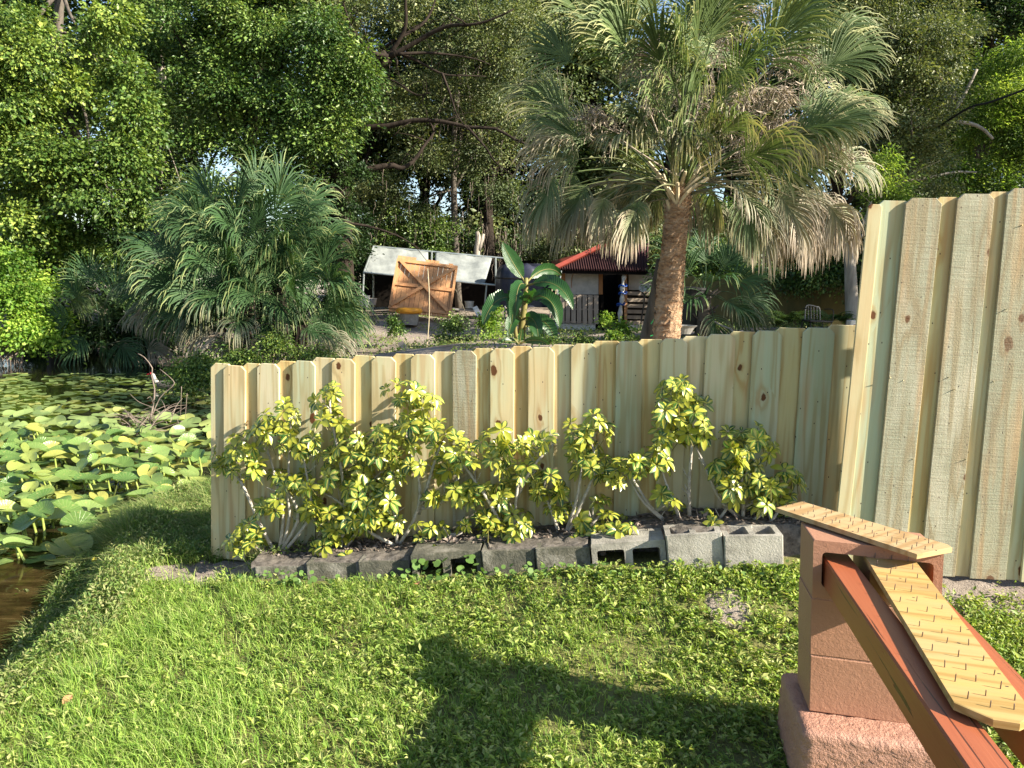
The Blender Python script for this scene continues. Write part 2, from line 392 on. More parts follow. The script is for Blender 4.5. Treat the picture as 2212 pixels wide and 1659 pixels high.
M['frondlow'] = frond_mat('palmetto_frond', (0.042, 0.090, 0.036), (0.26, 0.30, 0.12), (0.36, 0.31, 0.25), 0.72)
M['inflo'] = leaf_mat('dry_flower_stalk', [(0.40, 0.33, 0.28), (0.48, 0.40, 0.34), (0.32, 0.27, 0.19)], 0.8, 0.05, 0.1)
def banana():
    N = NT('banana_leaf'); v = N.coord('UV'); n = N.noise(N.coord('Object'), 6, 3)
    t = attr(N, 't'); w = N.math('SINE', N.math('MULTIPLY', t, 190.0))
    c = N.mix(n, (0.018, 0.062, 0.018), (0.04, 0.11, 0.028)); N.base(c, 0.32, 0.5); N.bump(w, 0.25, 0.01)
    N.translucent(N.mix(1.0, c, (1.6, 1.8, 0.6), 'MULTIPLY'), 0.25); return N.m
M['banana'] = banana()
N = NT('banana_stem'); N.base(N.mix(N.noise(N.coord('Object', (1, 1, .3)), 9), (0.22, 0.25, 0.07), (0.16, 0.09, 0.04)), 0.5); M['banstem'] = N.m
def pads():
    N = NT('lily_leaf'); oi = N.t.nodes.new('ShaderNodeObjectInfo'); r = island(N); a = N.math('FRACT', N.math('ADD', r, oi.outputs['Random']))
    c = N.ramp(a, [(0.0, (0.08, 0.16, 0.04)), (0.35, (0.14, 0.23, 0.055)), (0.6, (0.19, 0.28, 0.085)), (0.82, (0.30, 0.34, 0.08)), (1.0, (0.40, 0.38, 0.09))])
    n = N.noise(N.coord('Object'), 9, 4, 0.6)
    c2 = N.mix(N.ramp(n, [(0.60, (0, 0, 0)), (0.80, (1, 1, 1))]).outputs[0], c.outputs[0], (0.38, 0.34, 0.12))
    t = attr(N, 't'); vein = N.math('POWER', N.math('ABSOLUTE', N.math('COSINE', N.math('MULTIPLY', t, 11.0))), 26.0)
    c2 = N.mix(N.math('MULTIPLY', vein, 0.35), c2, (0.36, 0.42, 0.18))
    N.base(c2, 0.28, 0.5); N.bump(N.math('SUBTRACT', n, N.math('MULTIPLY', vein, 0.5)), 0.35, 0.012); N.translucent(N.mix(1.0, c2, (1.3, 1.4, 0.5), 'MULTIPLY'), 0.3); return N.m
M['pad'] = pads()
def simple(name, a, b=None, rough=0.7, sc=8, bump=0.0, spec=0.3, metal=0.0, zs=1):
    N = NT(name)
    n = N.noise(N.coord('Object', (1, 1, zs)), sc, 5, 0.65)
    N.base(N.mix(N.ramp(n, [(0.35, (0, 0, 0)), (0.65, (1, 1, 1))]).outputs[0], a, b or tuple(x*0.7 for x in a)), rough, spec); N.p.inputs['Metallic'].default_value = metal
    if bump: N.bump(n, bump, 0.01)
    return N.m
M['tarp'] = simple('grey_white_tarp', (0.30, 0.32, 0.31), (0.19, 0.205, 0.205), 0.5, 2.5, 0.4)
M['gatewood'] = simple('orange_cedar', (0.42, 0.20, 0.09), (0.52, 0.28, 0.13), 0.7, 5, 0.2, zs=0.15)
M['navy'] = simple('navy_tarp', (0.012, 0.014, 0.035), (0.03, 0.032, 0.05), 0.42, 3, 0.5, 0.5)
M['white'] = simple('white_paint', (0.62, 0.60, 0.56), (0.45, 0.43, 0.39), 0.6, 12)
M['panel'] = simple('whitewashed_plywood', (0.50, 0.45, 0.40), (0.38, 0.34, 0.30), 0.7, 6)
M['orangepost'] = simple('orange_post', (0.36, 0.15, 0.045), (0.28, 0.11, 0.04), 0.6, 8, zs=.2)
M['pallet'] = simple('grey_pallet_wood', (0.24, 0.19, 0.15), (0.34, 0.28, 0.22), 0.85, 9, 0.3, zs=.2)
M['dark'] = simple('black_plastic', (0.012, 0.012, 0.012), (0.02, 0.02, 0.02), 0.5)
M['inside'] = simple('shade_dark_boards', (0.008, 0.007, 0.006), (0.014, 0.011, 0.009), 0.9, spec=.05)  # near-black colour stands in for the tree shade inside the shed
M['maroon'] = simple('maroon_roof_sheet', (0.030, 0.009, 0.010), (0.045, 0.014, 0.014), 0.8, 3)  # darker than the sheet itself: shade on the slope is in the colour
M['red'] = simple('red_flashing', (0.20, 0.035, 0.022), (0.15, 0.03, 0.02), 0.5, 6)  # red taken down, the shed's shade put into the colour
M['darkfence'] = simple('mossy_dark_fence', (0.07, 0.065, 0.025), (0.12, 0.10, 0.035), 0.9, 4, 0.3, zs=.3)
M['metal'] = simple('galvanised_tube', (0.42, 0.46, 0.46), (0.32, 0.35, 0.35), 0.4, 6, metal=0.6)
M['blue'] = simple('blue_tape', (0.02, 0.09, 0.42), None, 0.4)
M['greentape'] = simple('green_twine', (0.02, 0.42, 0.12), None, 0.5)
M['yellow'] = simple('orange_yellow_rubber', (0.62, 0.30, 0.03), (0.5, 0.2, 0.02), 0.45, 9)
M['greyblock'] = simple('grey_cement', (0.30, 0.29, 0.27), (0.2, 0.19, 0.18), 0.9, 10, .3)
M['cane'] = simple('dry_cane', (0.50, 0.42, 0.28), (0.36, 0.29, 0.18), 0.7, 6)
M['twig'] = simple('dead_twig', (0.24, 0.19, 0.16), (0.13, 0.10, 0.08), 0.85, 14)
M['cable'] = simple('black_cable', (0.01, 0.01, 0.01), None, 0.6)
M['soil'] = simple('bed_soil', (0.065, 0.055, 0.045), (0.19, 0.165, 0.14), 0.95, 26, 0.9)
M['feather'] = simple('dark_feathers', (0.05, 0.045, 0.04), (0.16, 0.14, 0.12), 0.7, 40)
M['featherpale'] = simple('pale_feathers', (0.55, 0.52, 0.48), (0.3, 0.28, 0.25), 0.7, 40)
M['redskin'] = simple('red_face_skin', (0.55, 0.03, 0.03), (0.4, 0.02, 0.02), 0.5, 30)
M['deadleaf'] = simple('dead_leaf', (0.42, 0.22, 0.10), (0.3, 0.15, 0.07), 0.7, 20)
M['rock'] = simple('pale_rubble', (0.42, 0.36, 0.31), (0.28, 0.22, 0.18), 0.9, 15, .5)

# ---------------------------------------------------------------- ground and water
WZ = -0.30
pond = np.array([tuple(onz(a, b, -0.14))[:2] for a, b in [(-420, 1700), (-180, 1560), (0, 1440), (80, 1372), (150, 1290), (180, 1225), (250, 1145), (330, 1092), (440, 1050)]] + [(-3.4, 8.6), (-3.9, 11), (-5.3, 14.3), (-7.6, 16.6), (-12.4, 17.6), (-30, 19), (-60, 19), (-60, -6), (-4.5, -6)])
def sdf(x, y, poly=pond):
    """signed distance to a polygon, negative inside"""
    d = np.full(np.shape(x), 1e9); inside = np.zeros(np.shape(x), bool)
    for i in range(len(poly)):
        a, b = poly[i], poly[(i+1) % len(poly)]
        e = b-a; t = np.clip(((x-a[0])*e[0] + (y-a[1])*e[1])/(e@e), 0, 1)
        d = np.minimum(d, np.hypot(x-a[0]-t*e[0], y-a[1]-t*e[1]))
        c = ((a[1] > y) != (b[1] > y)) & (x < (b[0]-a[0])*(y-a[1])/((b[1]-a[1]) or 1e-9) + a[0])
        inside ^= c
    return np.where(inside, -d, d)
CP = [at(*p) for p in [(780, 765, 15), (900, 735, 17), (860, 680, 20), (1000, 690, 20), (1100, 745, 12.0), (1240, 714, 20), (1390, 716, 20), (1440, 760, 9.6), (1520, 716, 14),
                       (1650, 712, 15), (1840, 706, 15), (1130, 735, 14), (600, 770, 15.5), (480, 790, 14.5), (300, 775, 19.5), (100, 775, 21), (1830, 720, 11)]]
CP += [Vector(p) for p in [(-2, 6, -0.1), (0, 6, .05), (2.5, 6, .3), (5, 6, .35), (4, 10, .5), (0, 9, 0.1), (0, 26, 1.0), (12, 26, 1.2), (-14, 26, .9), (25, 20, 1.2), (-30, 26, .8), (10, 15, .8), (0, 45, 1.4), (40, 40, 1.6), (-40, 45, 1.4), (20, 5, 0.5)]]
CPa = np.array([tuple(c) for c in CP])
def H(x, y):
    x = np.asarray(x, float); y = np.asarray(y, float)
    lawn = 0.29*sm((x+1.6)/3.5)*sm((y-2.2)/1.6) + 0.06*sm((x+1)/2.2) - 0.03 - 0.05*sm((-x-0.8)/1.6)
    num = 0; den = 0
    for c in CPa:
        wt = 1.0/(((x-c[0])**2 + (y-c[1])**2) + 0.25)**1.5
        num = num + wt*c[2]; den = den + wt
    yard = num/den
    lawn = lawn + 0.045*sm((2.0-x)/.4)*sm((x+1.75)/.3)*sm((y-3.2)/.5)
    k = sm((y-4.8)/2.0)
    z = lawn*(1-k) + yard*k
    s = sdf(x, y)
    near = np.where(y < 6, 0.24, 1.3)
    z = np.where(s < near, WZ-0.02 + (z-WZ+0.02)*sm(np.clip(s, 0, None)/near)**0.8, z)
    z = np.where(s < 0, WZ-0.02 + np.clip(s, -0.6, 0)*0.9, z)
    z = z + 0.010*np.sin(x*5.1+y*2.3)*np.sin(y*4.7-x*1.9)
    return z
def axis(lo, a, b, hi, fine, coarse):
    l = [a]
    st = fine
    while l[0] > lo: st *= 1.12; l.insert(0, l[0]-st)
    l2 = list(np.arange(a+fine, b, fine)); st = fine
    l += l2
    while l[-1] < hi: st = min(st*1.12, coarse); l.append(l[-1]+st)
    return np.array(l)
gx = axis(-80, -4.0, 3.2, 80, 0.06, 6); gy = axis(-30, 1.4, 7.0, 130, 0.06, 6)
X, Yg = np.meshgrid(gx, gy); Z = H(X, Yg)
nx, ny = len(gx), len(gy)
idx = np.arange(nx*ny).reshape(ny, nx)
q = np.stack([idx[:-1, :-1].ravel(), idx[:-1, 1:].ravel(), idx[1:, 1:].ravel(), idx[1:, :-1].ravel()], 1)
def ell(x, y, c, rx, ry, rot=0):
    dx, dy = x-c[0], y-c[1]; u = dx*math.cos(rot)+dy*math.sin(rot); v = -dx*math.sin(rot)+dy*math.cos(rot)
    return np.clip(1.6-1.6*np.sqrt((u/rx)**2+(v/ry)**2)*0.8, 0, 1)
_d1, _d2, _d3, _d4 = onz(430, 1232, -0.05), onz(1565, 1375, 0.08), onz(2140, 1262, .27), onz(1640, 1245, .2)
_d5, _d6 = onz(190, 1440, -0.06), onz(60, 1790, 0)
def sandmask(x, y):
    s = np.maximum.reduce([ell(x, y, _d1, .50, .22, .2), ell(x, y, _d2, .13, .2)*.75, ell(x, y, _d3, .75, .42), ell(x, y, _d4, .25, .12), ell(x, y, _d5, .30, .07, .35)*.8])
    yard = sm((y-5.5)/1.0)*0.85
    return np.maximum(s, yard)
sand = sandmask(X, Yg); wet = sm(-sdf(X, Yg)/0.3+0.3)
Z = Z + (rng.random(Z.shape)-0.5)*0.035*(sand > .3)*(Yg < 6)
g_o = link('ground', np_mesh('ground', np.stack([X, Yg, Z], -1).reshape(-1, 3), [q], M['ground'], attrs={'sand': sand, 'wet': wet}, smooth=True))
tag(g_o, kind='structure')
wx = np.concatenate([np.linspace(-60, -8, 30), np.arange(-7.8, -1.0, 0.12)]); wy = np.arange(-6, 20, 0.2)
WX, WY = np.meshgrid(wx, wy); widx = np.arange(WX.size).reshape(WX.shape)
wq = np.stack([widx[:-1, :-1].ravel(), widx[:-1, 1:].ravel(), widx[1:, 1:].ravel(), widx[1:, :-1].ravel()], 1)
shallow = sm(1+(sdf(WX, WY)+0.25)/1.0)*sm((6.2-WY)/1.2)
w_o = link('water', np_mesh('water', np.stack([WX, WY, np.full(WX.shape, WZ)], -1).reshape(-1, 3), [wq], M['water'], attrs={'shallow': shallow}, smooth=True))
tag(w_o, kind='structure')

# ---------------------------------------------------------------- leaf and blade clouds
def norm(a): return a/np.maximum(np.linalg.norm(a, axis=-1, keepdims=True), 1e-9)
def leafcloud(P, D, U, L, Wd, fold=0.12, curve=0.0):
    """simple folded leaves: base, two sides, tip; D direction, U rough normal"""
    D = norm(D); S = norm(np.cross(D, U)); Nn = np.cross(S, D)
    L = L[:, None]; Wd = Wd[:, None]
    a = P; b = P + D*L*0.45 + S*Wd*0.5 + Nn*L*fold; c = P + D*L - Nn*L*curve; d = P + D*L*0.45 - S*Wd*0.5 + Nn*L*fold
    V = np.stack([a, b, c, d], 1).reshape(-1, 3); n = len(P); i = np.arange(n)[:, None]*4
    return V, [np.concatenate([i+[0, 1, 2], i+[0, 2, 3]], 0)]
def blades(P, Hh, Wd, lean, seedrng=rng):
    n = len(P); a = seedrng.random(n)*6.283; side = np.stack([np.cos(a), np.sin(a), 0*a], 1)
    Wd = Wd[:, None]; Hh = Hh[:, None]
    mid = P + lean*Hh*0.45 + np.array([0, 0, 1])*Hh*0.6
    tip = P + lean*Hh*1.25 + np.array([0, 0, 1])*Hh*(1-0.35*np.linalg.norm(lean, axis=1, keepdims=True))
    V = np.stack([P-side*Wd/2, P+side*Wd/2, mid+side*Wd*.38, mid-side*Wd*.38, tip], 1).reshape(-1, 3)
    i = np.arange(n)[:, None]*5
    return V, [i+[0, 1, 2, 3], i+[3, 2, 4]]
def cat(parts):
    Vs, Q, T, o = [], [], [], 0
    for V, F in parts:
        Vs.append(V)
        for f in F: (Q if f.shape[1] == 4 else T).append(f+o)
        o += len(V)
    return np.concatenate(Vs), [np.concatenate(x) for x in (Q, T) if x]
def pnoise(x, y, s):
    return (np.sin(x*s*1.3+y*s*.7+1.1)+np.sin(-x*s*.8+y*s*1.9+2.3)+np.sin(x*s*2.3-y*s*1.1+.4)+np.sin(x*s*3.7+y*s*3.1))/8+0.5

def fenceY(px):   # the fence line, in picture columns
    return 4.5 + (px-455)/(1845-455)*(3.95-4.5)
F0, F1 = at(455, 1000, 4.5), at(1845, 1000, 3.95)
def fence_line_y(x): return F0.y + (x-F0.x)/(F1.x-F0.x)*(F1.y-F0.y)

def scatter(n, x0, x1, y0, y1, keep):
    x = rng.uniform(x0, x1, n); y = rng.uniform(y0, y1, n); k = keep(x, y); return x[k], y[k]
def lawn_keep(x, y):
    ok = (sdf(x, y) > 0.02) & (y < fence_line_y(x)+0.1) & (sandmask(x, y)*(.5+pnoise(x, y, 21))+rng.normal(0, .26, x.shape) < 0.50)
    inview = np.abs(x) < y*0.80+0.35
    beyond = (x > F1.x-.2) & (y > 3.55)
    dens = 0.30+0.70*sm((pnoise(x, y, 4.0)*.5+pnoise(x+1.7, y-.6, 17.0)*.5-.38)/.16)
    wgt = np.clip(3.4/(y+0.3), 0.45, 1.0)
    block = (np.abs(y-(fence_line_y(x)-0.33)) < 0.13) & (x > -1.62) & (x < 1.6)
    return ok & inview & ~beyond & ~block & (rng.random(x.shape) < dens*wgt)
# fine grass; denser towards the left and the near edge
x, y = scatter(330000, -3.4, 3.0, 1.5, 4.8, lambda x, y: lawn_keep(x, y) & (rng.random(x.shape) < np.clip(0.72-0.30*x-0.14*(y-2)+.5*(pnoise(x, y, 2.3)-.5), 0.10, 1)))
P = np.stack([x, y, H(x, y)-0.004], 1)
n = len(P); pn = pnoise(x, y, 3.1)*.6+pnoise(x+3, y, 9.0)*.5
lean = np.stack([rng.normal(-0.25, .42, n), rng.normal(0.0, .42, n), np.zeros(n)], 1)
hh = rng.uniform(0.025, 0.080, n)*(0.5+0.85*pn)*np.clip(1.0-.18*x, .6, 1.3)
V, F = blades(P, hh, rng.uniform(0.0022, 0.0046, n), lean)
tag(link('grass', np_mesh('grass', V, F, M['grass'])), 'short sunlit yellow-green lawn grass in front of the fence', 'grass', kind='stuff')
# low leafy weeds mixed into the lawn
x, y = scatter(62000, -3.4, 3.0, 1.5, 4.6, lambda x, y: lawn_keep(x, y) & (rng.random(x.shape) < np.clip(0.52+0.22*x+0.10*(y-2)-1.1*(pnoise(x, y, 2.3)-.5), 0.12, 1)))
def sprigs(x, y, smin, smax, hmax, asp=.42):
    m_ = len(x); k_ = rng.integers(4, 9, m_); li = np.repeat(np.arange(m_), k_); n_ = len(li)
    sz = rng.uniform(smin, smax, m_)**1.0; hgt = rng.uniform(.1, 1, m_)*hmax; up_ = rng.random(n_)
    a_ = rng.uniform(0, 6.283, n_); ln_ = np.stack([rng.normal(0, .4, m_), rng.normal(0, .4, m_)], 1)
    P_ = np.stack([x[li]+ln_[li, 0]*hgt[li]*up_, y[li]+ln_[li, 1]*hgt[li]*up_, H(x, y)[li]+hgt[li]*up_+.003], 1)
    D_ = np.stack([np.cos(a_), np.sin(a_), rng.uniform(-.1, .3, n_)+up_*.7], 1)
    L_ = sz[li]*rng.uniform(.7, 1.2, n_)
    return leafcloud(P_, D_, np.stack([rng.normal(0, .3, n_), rng.normal(0, .3, n_), np.ones(n_)], 1), L_, L_*asp*rng.uniform(.7, 1.2, n_), .12, .12)
V1, F1_ = sprigs(x, y, .012, .036, .06)
x, y = scatter(1500, -3.0, 2.6, 1.5, 4.4, lambda x, y: lawn_keep(x, y) & (pnoise(x+5, y, 1.9) > .42))
V2, F2 = sprigs(x, y, .035, .065, .05, .30)
V, F = cat([(V1, F1_), (V2, F2)])
tag(link('lawn_weeds', np_mesh('lawn_weeds', V, F, M['weed'])), 'low broad-leaved weeds creeping through the lawn', 'weeds', kind='stuff')
# bank vegetation along the pond edge
def bank_keep(x, y):
    s = sdf(x, y); return (s > -0.16) & (s < np.where(y > 4.2, 1.6, 0.42)) & (y < 8.5) & (sandmask(x, y) < .5) & (rng.random(x.shape) < 0.20+0.8*pnoise(x, y, 2.7))
x, y = scatter(560000, -4.2, -1.0, 2.6, 8.5, bank_keep)
n = len(x); zz = np.maximum(H(x, y), WZ); s_ = sdf(x, y)
lean = np.stack([rng.normal(-0.35, .5, n), rng.normal(-0.1, .5, n), np.zeros(n)], 1)
V1, F1_ = blades(np.stack([x, y, zz], 1), rng.uniform(.05, .24, n)*(.25+1.3*pnoise(x, y, 6)**1.5)*np.where(y < 4.7, .5, 1), rng.uniform(.003, .007, n), lean)
k = rng.random(n) < 0.8; x2, y2 = x[k], y[k]; n2 = len(x2)
P = np.stack([x2, y2, np.maximum(H(x2, y2), WZ)+rng.uniform(0, .12, n2)*(.4+pnoise(x2, y2, 3.3))], 1)
V2, F2 = leafcloud(P, rng.normal(0, 1, (n2, 3))+[0, 0, .4], rng.normal(0, .5, (n2, 3))+[0, 0, 1], rng.uniform(.015, .04, n2), rng.uniform(.006, .014, n2), .1, .15)
V, F = cat([(V1, F1_), (V2, F2)])
tag(link('bank_weeds', np_mesh('bank_weeds', V, F, M['weedg'])), 'rank grass and weeds spilling over the pond bank', 'weeds', kind='stuff')
# sparse floating weed in the shallow corner
x, y = scatter(5200, -4.6, -2.4, 2.4, 6.0, lambda x, y: (sdf(x, y) < 0) & (sdf(x, y) > -1.3) & (pnoise(x, y, 3.0) > .52))
n = len(x)
V, F = leafcloud(np.stack([x, y, np.full(n, WZ+.004)+rng.uniform(0, .03, n)], 1), rng.normal(0, 1, (n, 3))*[1, 1, .25], rng.normal(0, .3, (n, 3))+[0, 0, 1], rng.uniform(.02, .05, n), rng.uniform(.008, .018, n))
tag(link('water_weeds', np_mesh('water_weeds', V, F, M['weedg'])), 'small pale weeds floating in the shallow corner', 'weeds', kind='stuff')
# weeds in the sandy yard beyond the fence
def yard_keep(x, y):
    return (sdf(x, y) > .3) & (pnoise(x, y, 1.7) > .56)
x, y = scatter(90000, -8, 14, 7, 21, yard_keep); n = len(x)
P = np.stack([x, y, H(x, y)+rng.uniform(0, .22, n)*(rng.random(n) ** 2)], 1)
V, F = leafcloud(P, rng.normal(0, 1, (n, 3)), rng.normal(0, .6, (n, 3))+[0, 0, 1], rng.uniform(.03, .08, n), rng.uniform(.02, .04, n))
tag(link('yard_weeds', np_mesh('yard_weeds', V, F, M['weedg'])), 'scattered low weeds in the sandy yard behind the fence', 'weeds', kind='stuff')

# ---------------------------------------------------------------- picket fences
def picket_mesh(wd, h, th, ch=0.028, cup=0.0):
    """board: local x across, y thickness (front at -y), z up, origin at the base centre"""
    m = MB(); x = wd/2
    out = [(-x, 0), (x, 0), (x, h-ch), (x-ch, h), (-x+ch, h), (-x, h-ch)]
    b = 0.0015
    V = []
    for yy, ins in ((-th/2, b), (-th/2+b, 0), (th/2, 0)):
        for (a, z) in out: V.append((a-math.copysign(ins, a), yy, z-(ins if z > 0.01 else -ins)))
    F = [tuple(range(6)), tuple(reversed(range(12, 18)))]
    for r in (0, 6): F += [(r+i, r+6+i, r+6+(i+1) % 6, r+(i+1) % 6) for i in range(6)]
    m.add(V, F); return m
def board(parent, xt, yt, wpx, off, mat, yb_z, slope, Yfun, th=0.016, name='picket', ch=0.028):
    Yt = Yfun(xt)
    t = at(xt, yt, Yt)
    zb = yb_z(xt)
    dy = (t.z-zb)*FPX/Yt*1.02
    xb = xt - slope(xt)*dy
    b = at(xb, yt+dy, Yt); b.z = zb
    b.y = Yt
    ax = (t-b).normalized(); h = (t-b).length
    d = FDIR[parent.name.split('.')[0]]
    nrm = ax.cross(d).normalized()          # points away from the camera
    d2 = nrm.cross(ax).normalized()
    wd = wpx*Yt*1.0/FPX/abs(d.x)*0.995
    rot = Matrix((d2, nrm, ax)).transposed().to_4x4()
    tw = Matrix.Rotation(R.uniform(-.012, .012), 4, 'Z')
    mw = Matrix.Translation(b + nrm*off) @ rot @ tw
    mm = picket_mesh(wd, h, th, ch)
    return mm.build(name, mat, parent, mw=mw), mw, wd, h
sl_tab = [(455, 0.0), (540, -.004), (1100, 0.004), (1290, .010), (1390, .023), (1620, .055), (1850, .085)]
def slope_short(x):
    return float(np.interp(x, [a for a, b in sl_tab], [b for a, b in sl_tab]))
FDIR = {}
FDIR['fence'] = (Vector((F1.x, F1.y, 0))-Vector((F0.x, F0.y, 0))).normalized()
fr = empty('fence', (F0.x, F0.y, float(H(F0.x, F0.y))), 'low fence of new pale treated pine pickets behind the planter', 'fence')
fsrc = [(562, 620, 789), (646, 704, 784.8), (734, 793, 779), (832, 892, 774), (931, 993, 770), (1029, 1090, 765), (1133, 1193, 757), (1227, 1287, 752.5), (1322, 1387, 749.6), (1429, 1492, 742),
        (1541, 1606, 737), (1651, 1717, 731), (1765, 1836, 721.6), (1883, 1953, 714), (2008, 2083, 707.7)]
zbase = lambda px: float(H(at(px, 1000, fenceY(px)).x, fenceY(px))) + 0.015
for i, (a, b, yt) in enumerate(fsrc):
    a /= 1.1573; b /= 1.1573
    board(fr, (a+b)/2, yt, b-a, -0.018, M['fence_rough'] if i in (6,) else (M['fence_green'] if i in (2, 10, 13, 14) else M['fence']), zbase, slope_short, fenceY)
backs = [(468+12, 786, 40)]
for i in range(len(fsrc)):
    a = fsrc[i][1]/1.1573; b = (fsrc[i+1][0] if i+1 < len(fsrc) else 2156)/1.1573
    backs.append(((a+b)/2, fsrc[i][2]-5 if i > 0 else 784, b-a+26))
for i, (xc, yt, wp) in enumerate(backs):
    board(fr, xc, yt + R.uniform(-1, 1), wp if i else 50, 0.0, M['fence_back'] if i % 3 else M['fence'], zbase, slope_short, fenceY)
# rails run between the two layers of pickets, posts behind
for hz in (0.28, 1.0):
    p0 = Vector((F0.x+.02, F0.y+.03, zbase(455)+hz)); p1 = Vector((F1.x+.10, F1.y+.03, zbase(1845)+hz+.01))
    m = MB(); m.beam(p0, p1, 0.034, 0.075); m.build('rail', M['fence'], fr)
for px in (478, 1150, 1800):
    p = at(px, 1000, fenceY(px)); p.y += .10; m = MB(); m.box((p.x+.03, p.y, zbase(px)-.12+.6), (.085, .085, 1.24)); m.build('post', M['fence'], fr)

def tallY(px): return 3.66 + (px-1860)/(2212-1860)*(3.57-3.66)
T0, T1 = at(1860, 800, tallY(1860)), at(2212, 800, tallY(2212))
FDIR['tall_fence'] = (Vector((T1.x, T1.y, 0))-Vector((T0.x, T0.y, 0))).normalized()
tf = empty('tall_fence', (T0.x, T0.y, float(H(T0.x, T0.y))), 'tall six-foot section of green-tinted pine pickets at the right edge', 'fence')
zb2 = lambda px: 0.325
def sl_tall(px): return 0.102 if px > 1880 else 0.093
def fx(c): return (1900+c/1.659)/1.1573
def fy(c): return (440+c/1.659)/1.1573
tb = [((448, 500), 119, -0.008, 'fence'), ((497, 618), 103, 0.027, 'fence_green'), ((605, 742), 94, -.027, 'fence_rough'), ((730, 830), 88, 0.027, 'fence_back'), ((818, 957), 77, -.027, 'fence_rough'),
      ((945, 1045), 66, 0.027, 'fence'), ((1025, 1168), 54, -.027, 'fence_rough'), ((1155, 1260), 45, .027, 'fence_green'), ((1240, 1385), 34, -.027, 'fence_green'), ((1370, 1480), 26, .027, 'fence'), ((1460, 1610), 16, -.027, 'fence')]
TALLPANELS = []
for (a, b), yt, off, mt in tb:
    off = -.018 if off < -.02 else (0.0 if off > 0 else -.010)
    o, mw, wd, h = board(tf, (fx(a)+fx(b))/2, fy(yt), fx(b)-fx(a)+(5 if off == 0 else 0), off, M[mt], zb2, sl_tall, tallY, ch=0.026 if b-a > 60 else .010)
    # rough splinters left by the saw
    if off < 0 and b-a > 100:
        for k in range(3):
            sp = MB(); lx = R.uniform(-.45, .45)*wd; lz = R.choice([.33, .52, .72, .9])*h*1.0+R.uniform(-.03, .03)
            p = mw @ Vector((lx, -.008, lz)); e = mw @ Vector((lx+R.uniform(-.008, .008), -.008-R.uniform(.006, .014), lz+R.uniform(-.006, .012)))
            sp.tube([p, e], [.0030, .0012], 4); sp.build('splinter', M['fence'], o)
for hz in (0.3, 1.0, 1.62):
    p0 = Vector((T0.x+.02, T0.y+.03, .29+hz)); p1 = p0 + FDIR['tall_fence']*1.62; p1.z = p0.z
    m = MB(); m.beam(p0, p1, .034, .08); m.build('rail', M['fence'], tf)

# ---------------------------------------------------------------- planter of concrete blocks
def block_mesh(L, Hh, W, face):
    """hollow block; face 'top': cores open upward, 'front': cores open towards -y"""
    m = MB(); wall = .028; wb = .028 if face == 'top' else .038; mid = .030 if face == 'top' else .042
    if face == 'top': A, B, D = L, W, Hh       # core plane is x/y, depth z
    else: A, B, D = L, Hh, W                   # core plane is x/z, depth y
    cw = (A-2*wall-mid)/2
    rects = [(-A/2+wall, -A/2+wall+cw), (mid/2, mid/2+cw)]
    rc = .014
    def P(u, v, d):
        return (u, v, d) if face == 'top' else (u, -d, v)
    def ring(u0, u1, v0, v1, r):
        pts = []
        for (cx_, cy_, a0) in ((u1-r, v1-r, 0), (u0+r, v1-r, 90), (u0+r, v0+r, 180), (u1-r, v0+r, 270)):
            for k in range(4):
                a = math.radians(a0+k*30); pts.append((cx_+r*math.cos(a), cy_+r*math.sin(a)))
        return pts
    bm = bmesh.new()
    outer = ring(-A/2, A/2, -B/2, B/2, .006)
    holes = [ring(u0, u1, -B/2+wb, B/2-wb, rc) for u0, u1 in rects]
    for d in (D/2, -D/2):
        es = []
        for lp in [outer]+holes:
            vs = [bm.verts.new(P(u, v, d)) for u, v in lp]
            es += [bm.edges.new((vs[i], vs[(i+1) % len(vs)])) for i in range(len(vs))]
        bmesh.ops.triangle_fill(bm, use_beauty=True, use_dissolve=False, edges=es)
    for lp in [outer]+holes:
        a = [bm.verts.new(P(u, v, D/2)) for u, v in lp]; b = [bm.verts.new(P(u, v, -D/2)) for u, v in lp]
        for i in range(len(lp)): bm.faces.new((a[i], a[(i+1) % len(lp)], b[(i+1) % len(lp)], b[i]))
    bmesh.ops.remove_doubles(bm, verts=bm.verts, dist=1e-5); bmesh.ops.recalc_face_normals(bm, faces=bm.faces)
    me = bpy.data.meshes.new('concrete_block'); bm.to_mesh(me); bm.free(); return me
import bmesh
def cx4(c): return (500+c/2.592)/1.1573
def cy4(c): return (860+c/2.592)/1.1573
def cx5(c): return (1200+c/2.37)/1.1573
def cy5(c): return (800+c/2.37)/1.1573
blk = [  # x0, x1, y of front top edge at the left and right, face, label
    (cx4(352), cx4(675), cy4(1452), cy4(1440), 'top', 'low mossy planter block at the left end of the row by bare sand'),
    (cx4(684), cx4(1016), cy4(1425), cy4(1418), 'top', 'mossy planter block second from the left, round leaves growing against it'),
    (cx4(1022), cx4(1356), cy4(1412), cy4(1402), 'top', 'mossy planter block just left of the left block with open holes'),
    (cx4(1360), cx4(1816), cy4(1366), cy4(1335), 'front', 'dark mossy block on its side with two open holes and weeds inside'),
    (cx5(5), cx5(321), cy5(1372), cy5(1362), 'top', 'mossy planter block just right of the left block with open holes'),
    (cx5(326), cx5(652), cy5(1358), cy5(1346), 'top', 'mossy planter block just left of the cleaner block with open holes'),
    (cx5(656), cx5(1098), cy5(1330), cy5(1298), 'front', 'pale cleaner block on its side with two open holes in the right half'),
    (cx5(1102), cx5(1436), cy5(1285), cy5(1262), 'top', 'pale block with slanting plant shadows, second from the right end'),
    (cx5(1446), cx5(1800), cy5(1285), cy5(1280), 'top', 'pale hollow block at the right end of the planter row')]
blockobjs = []
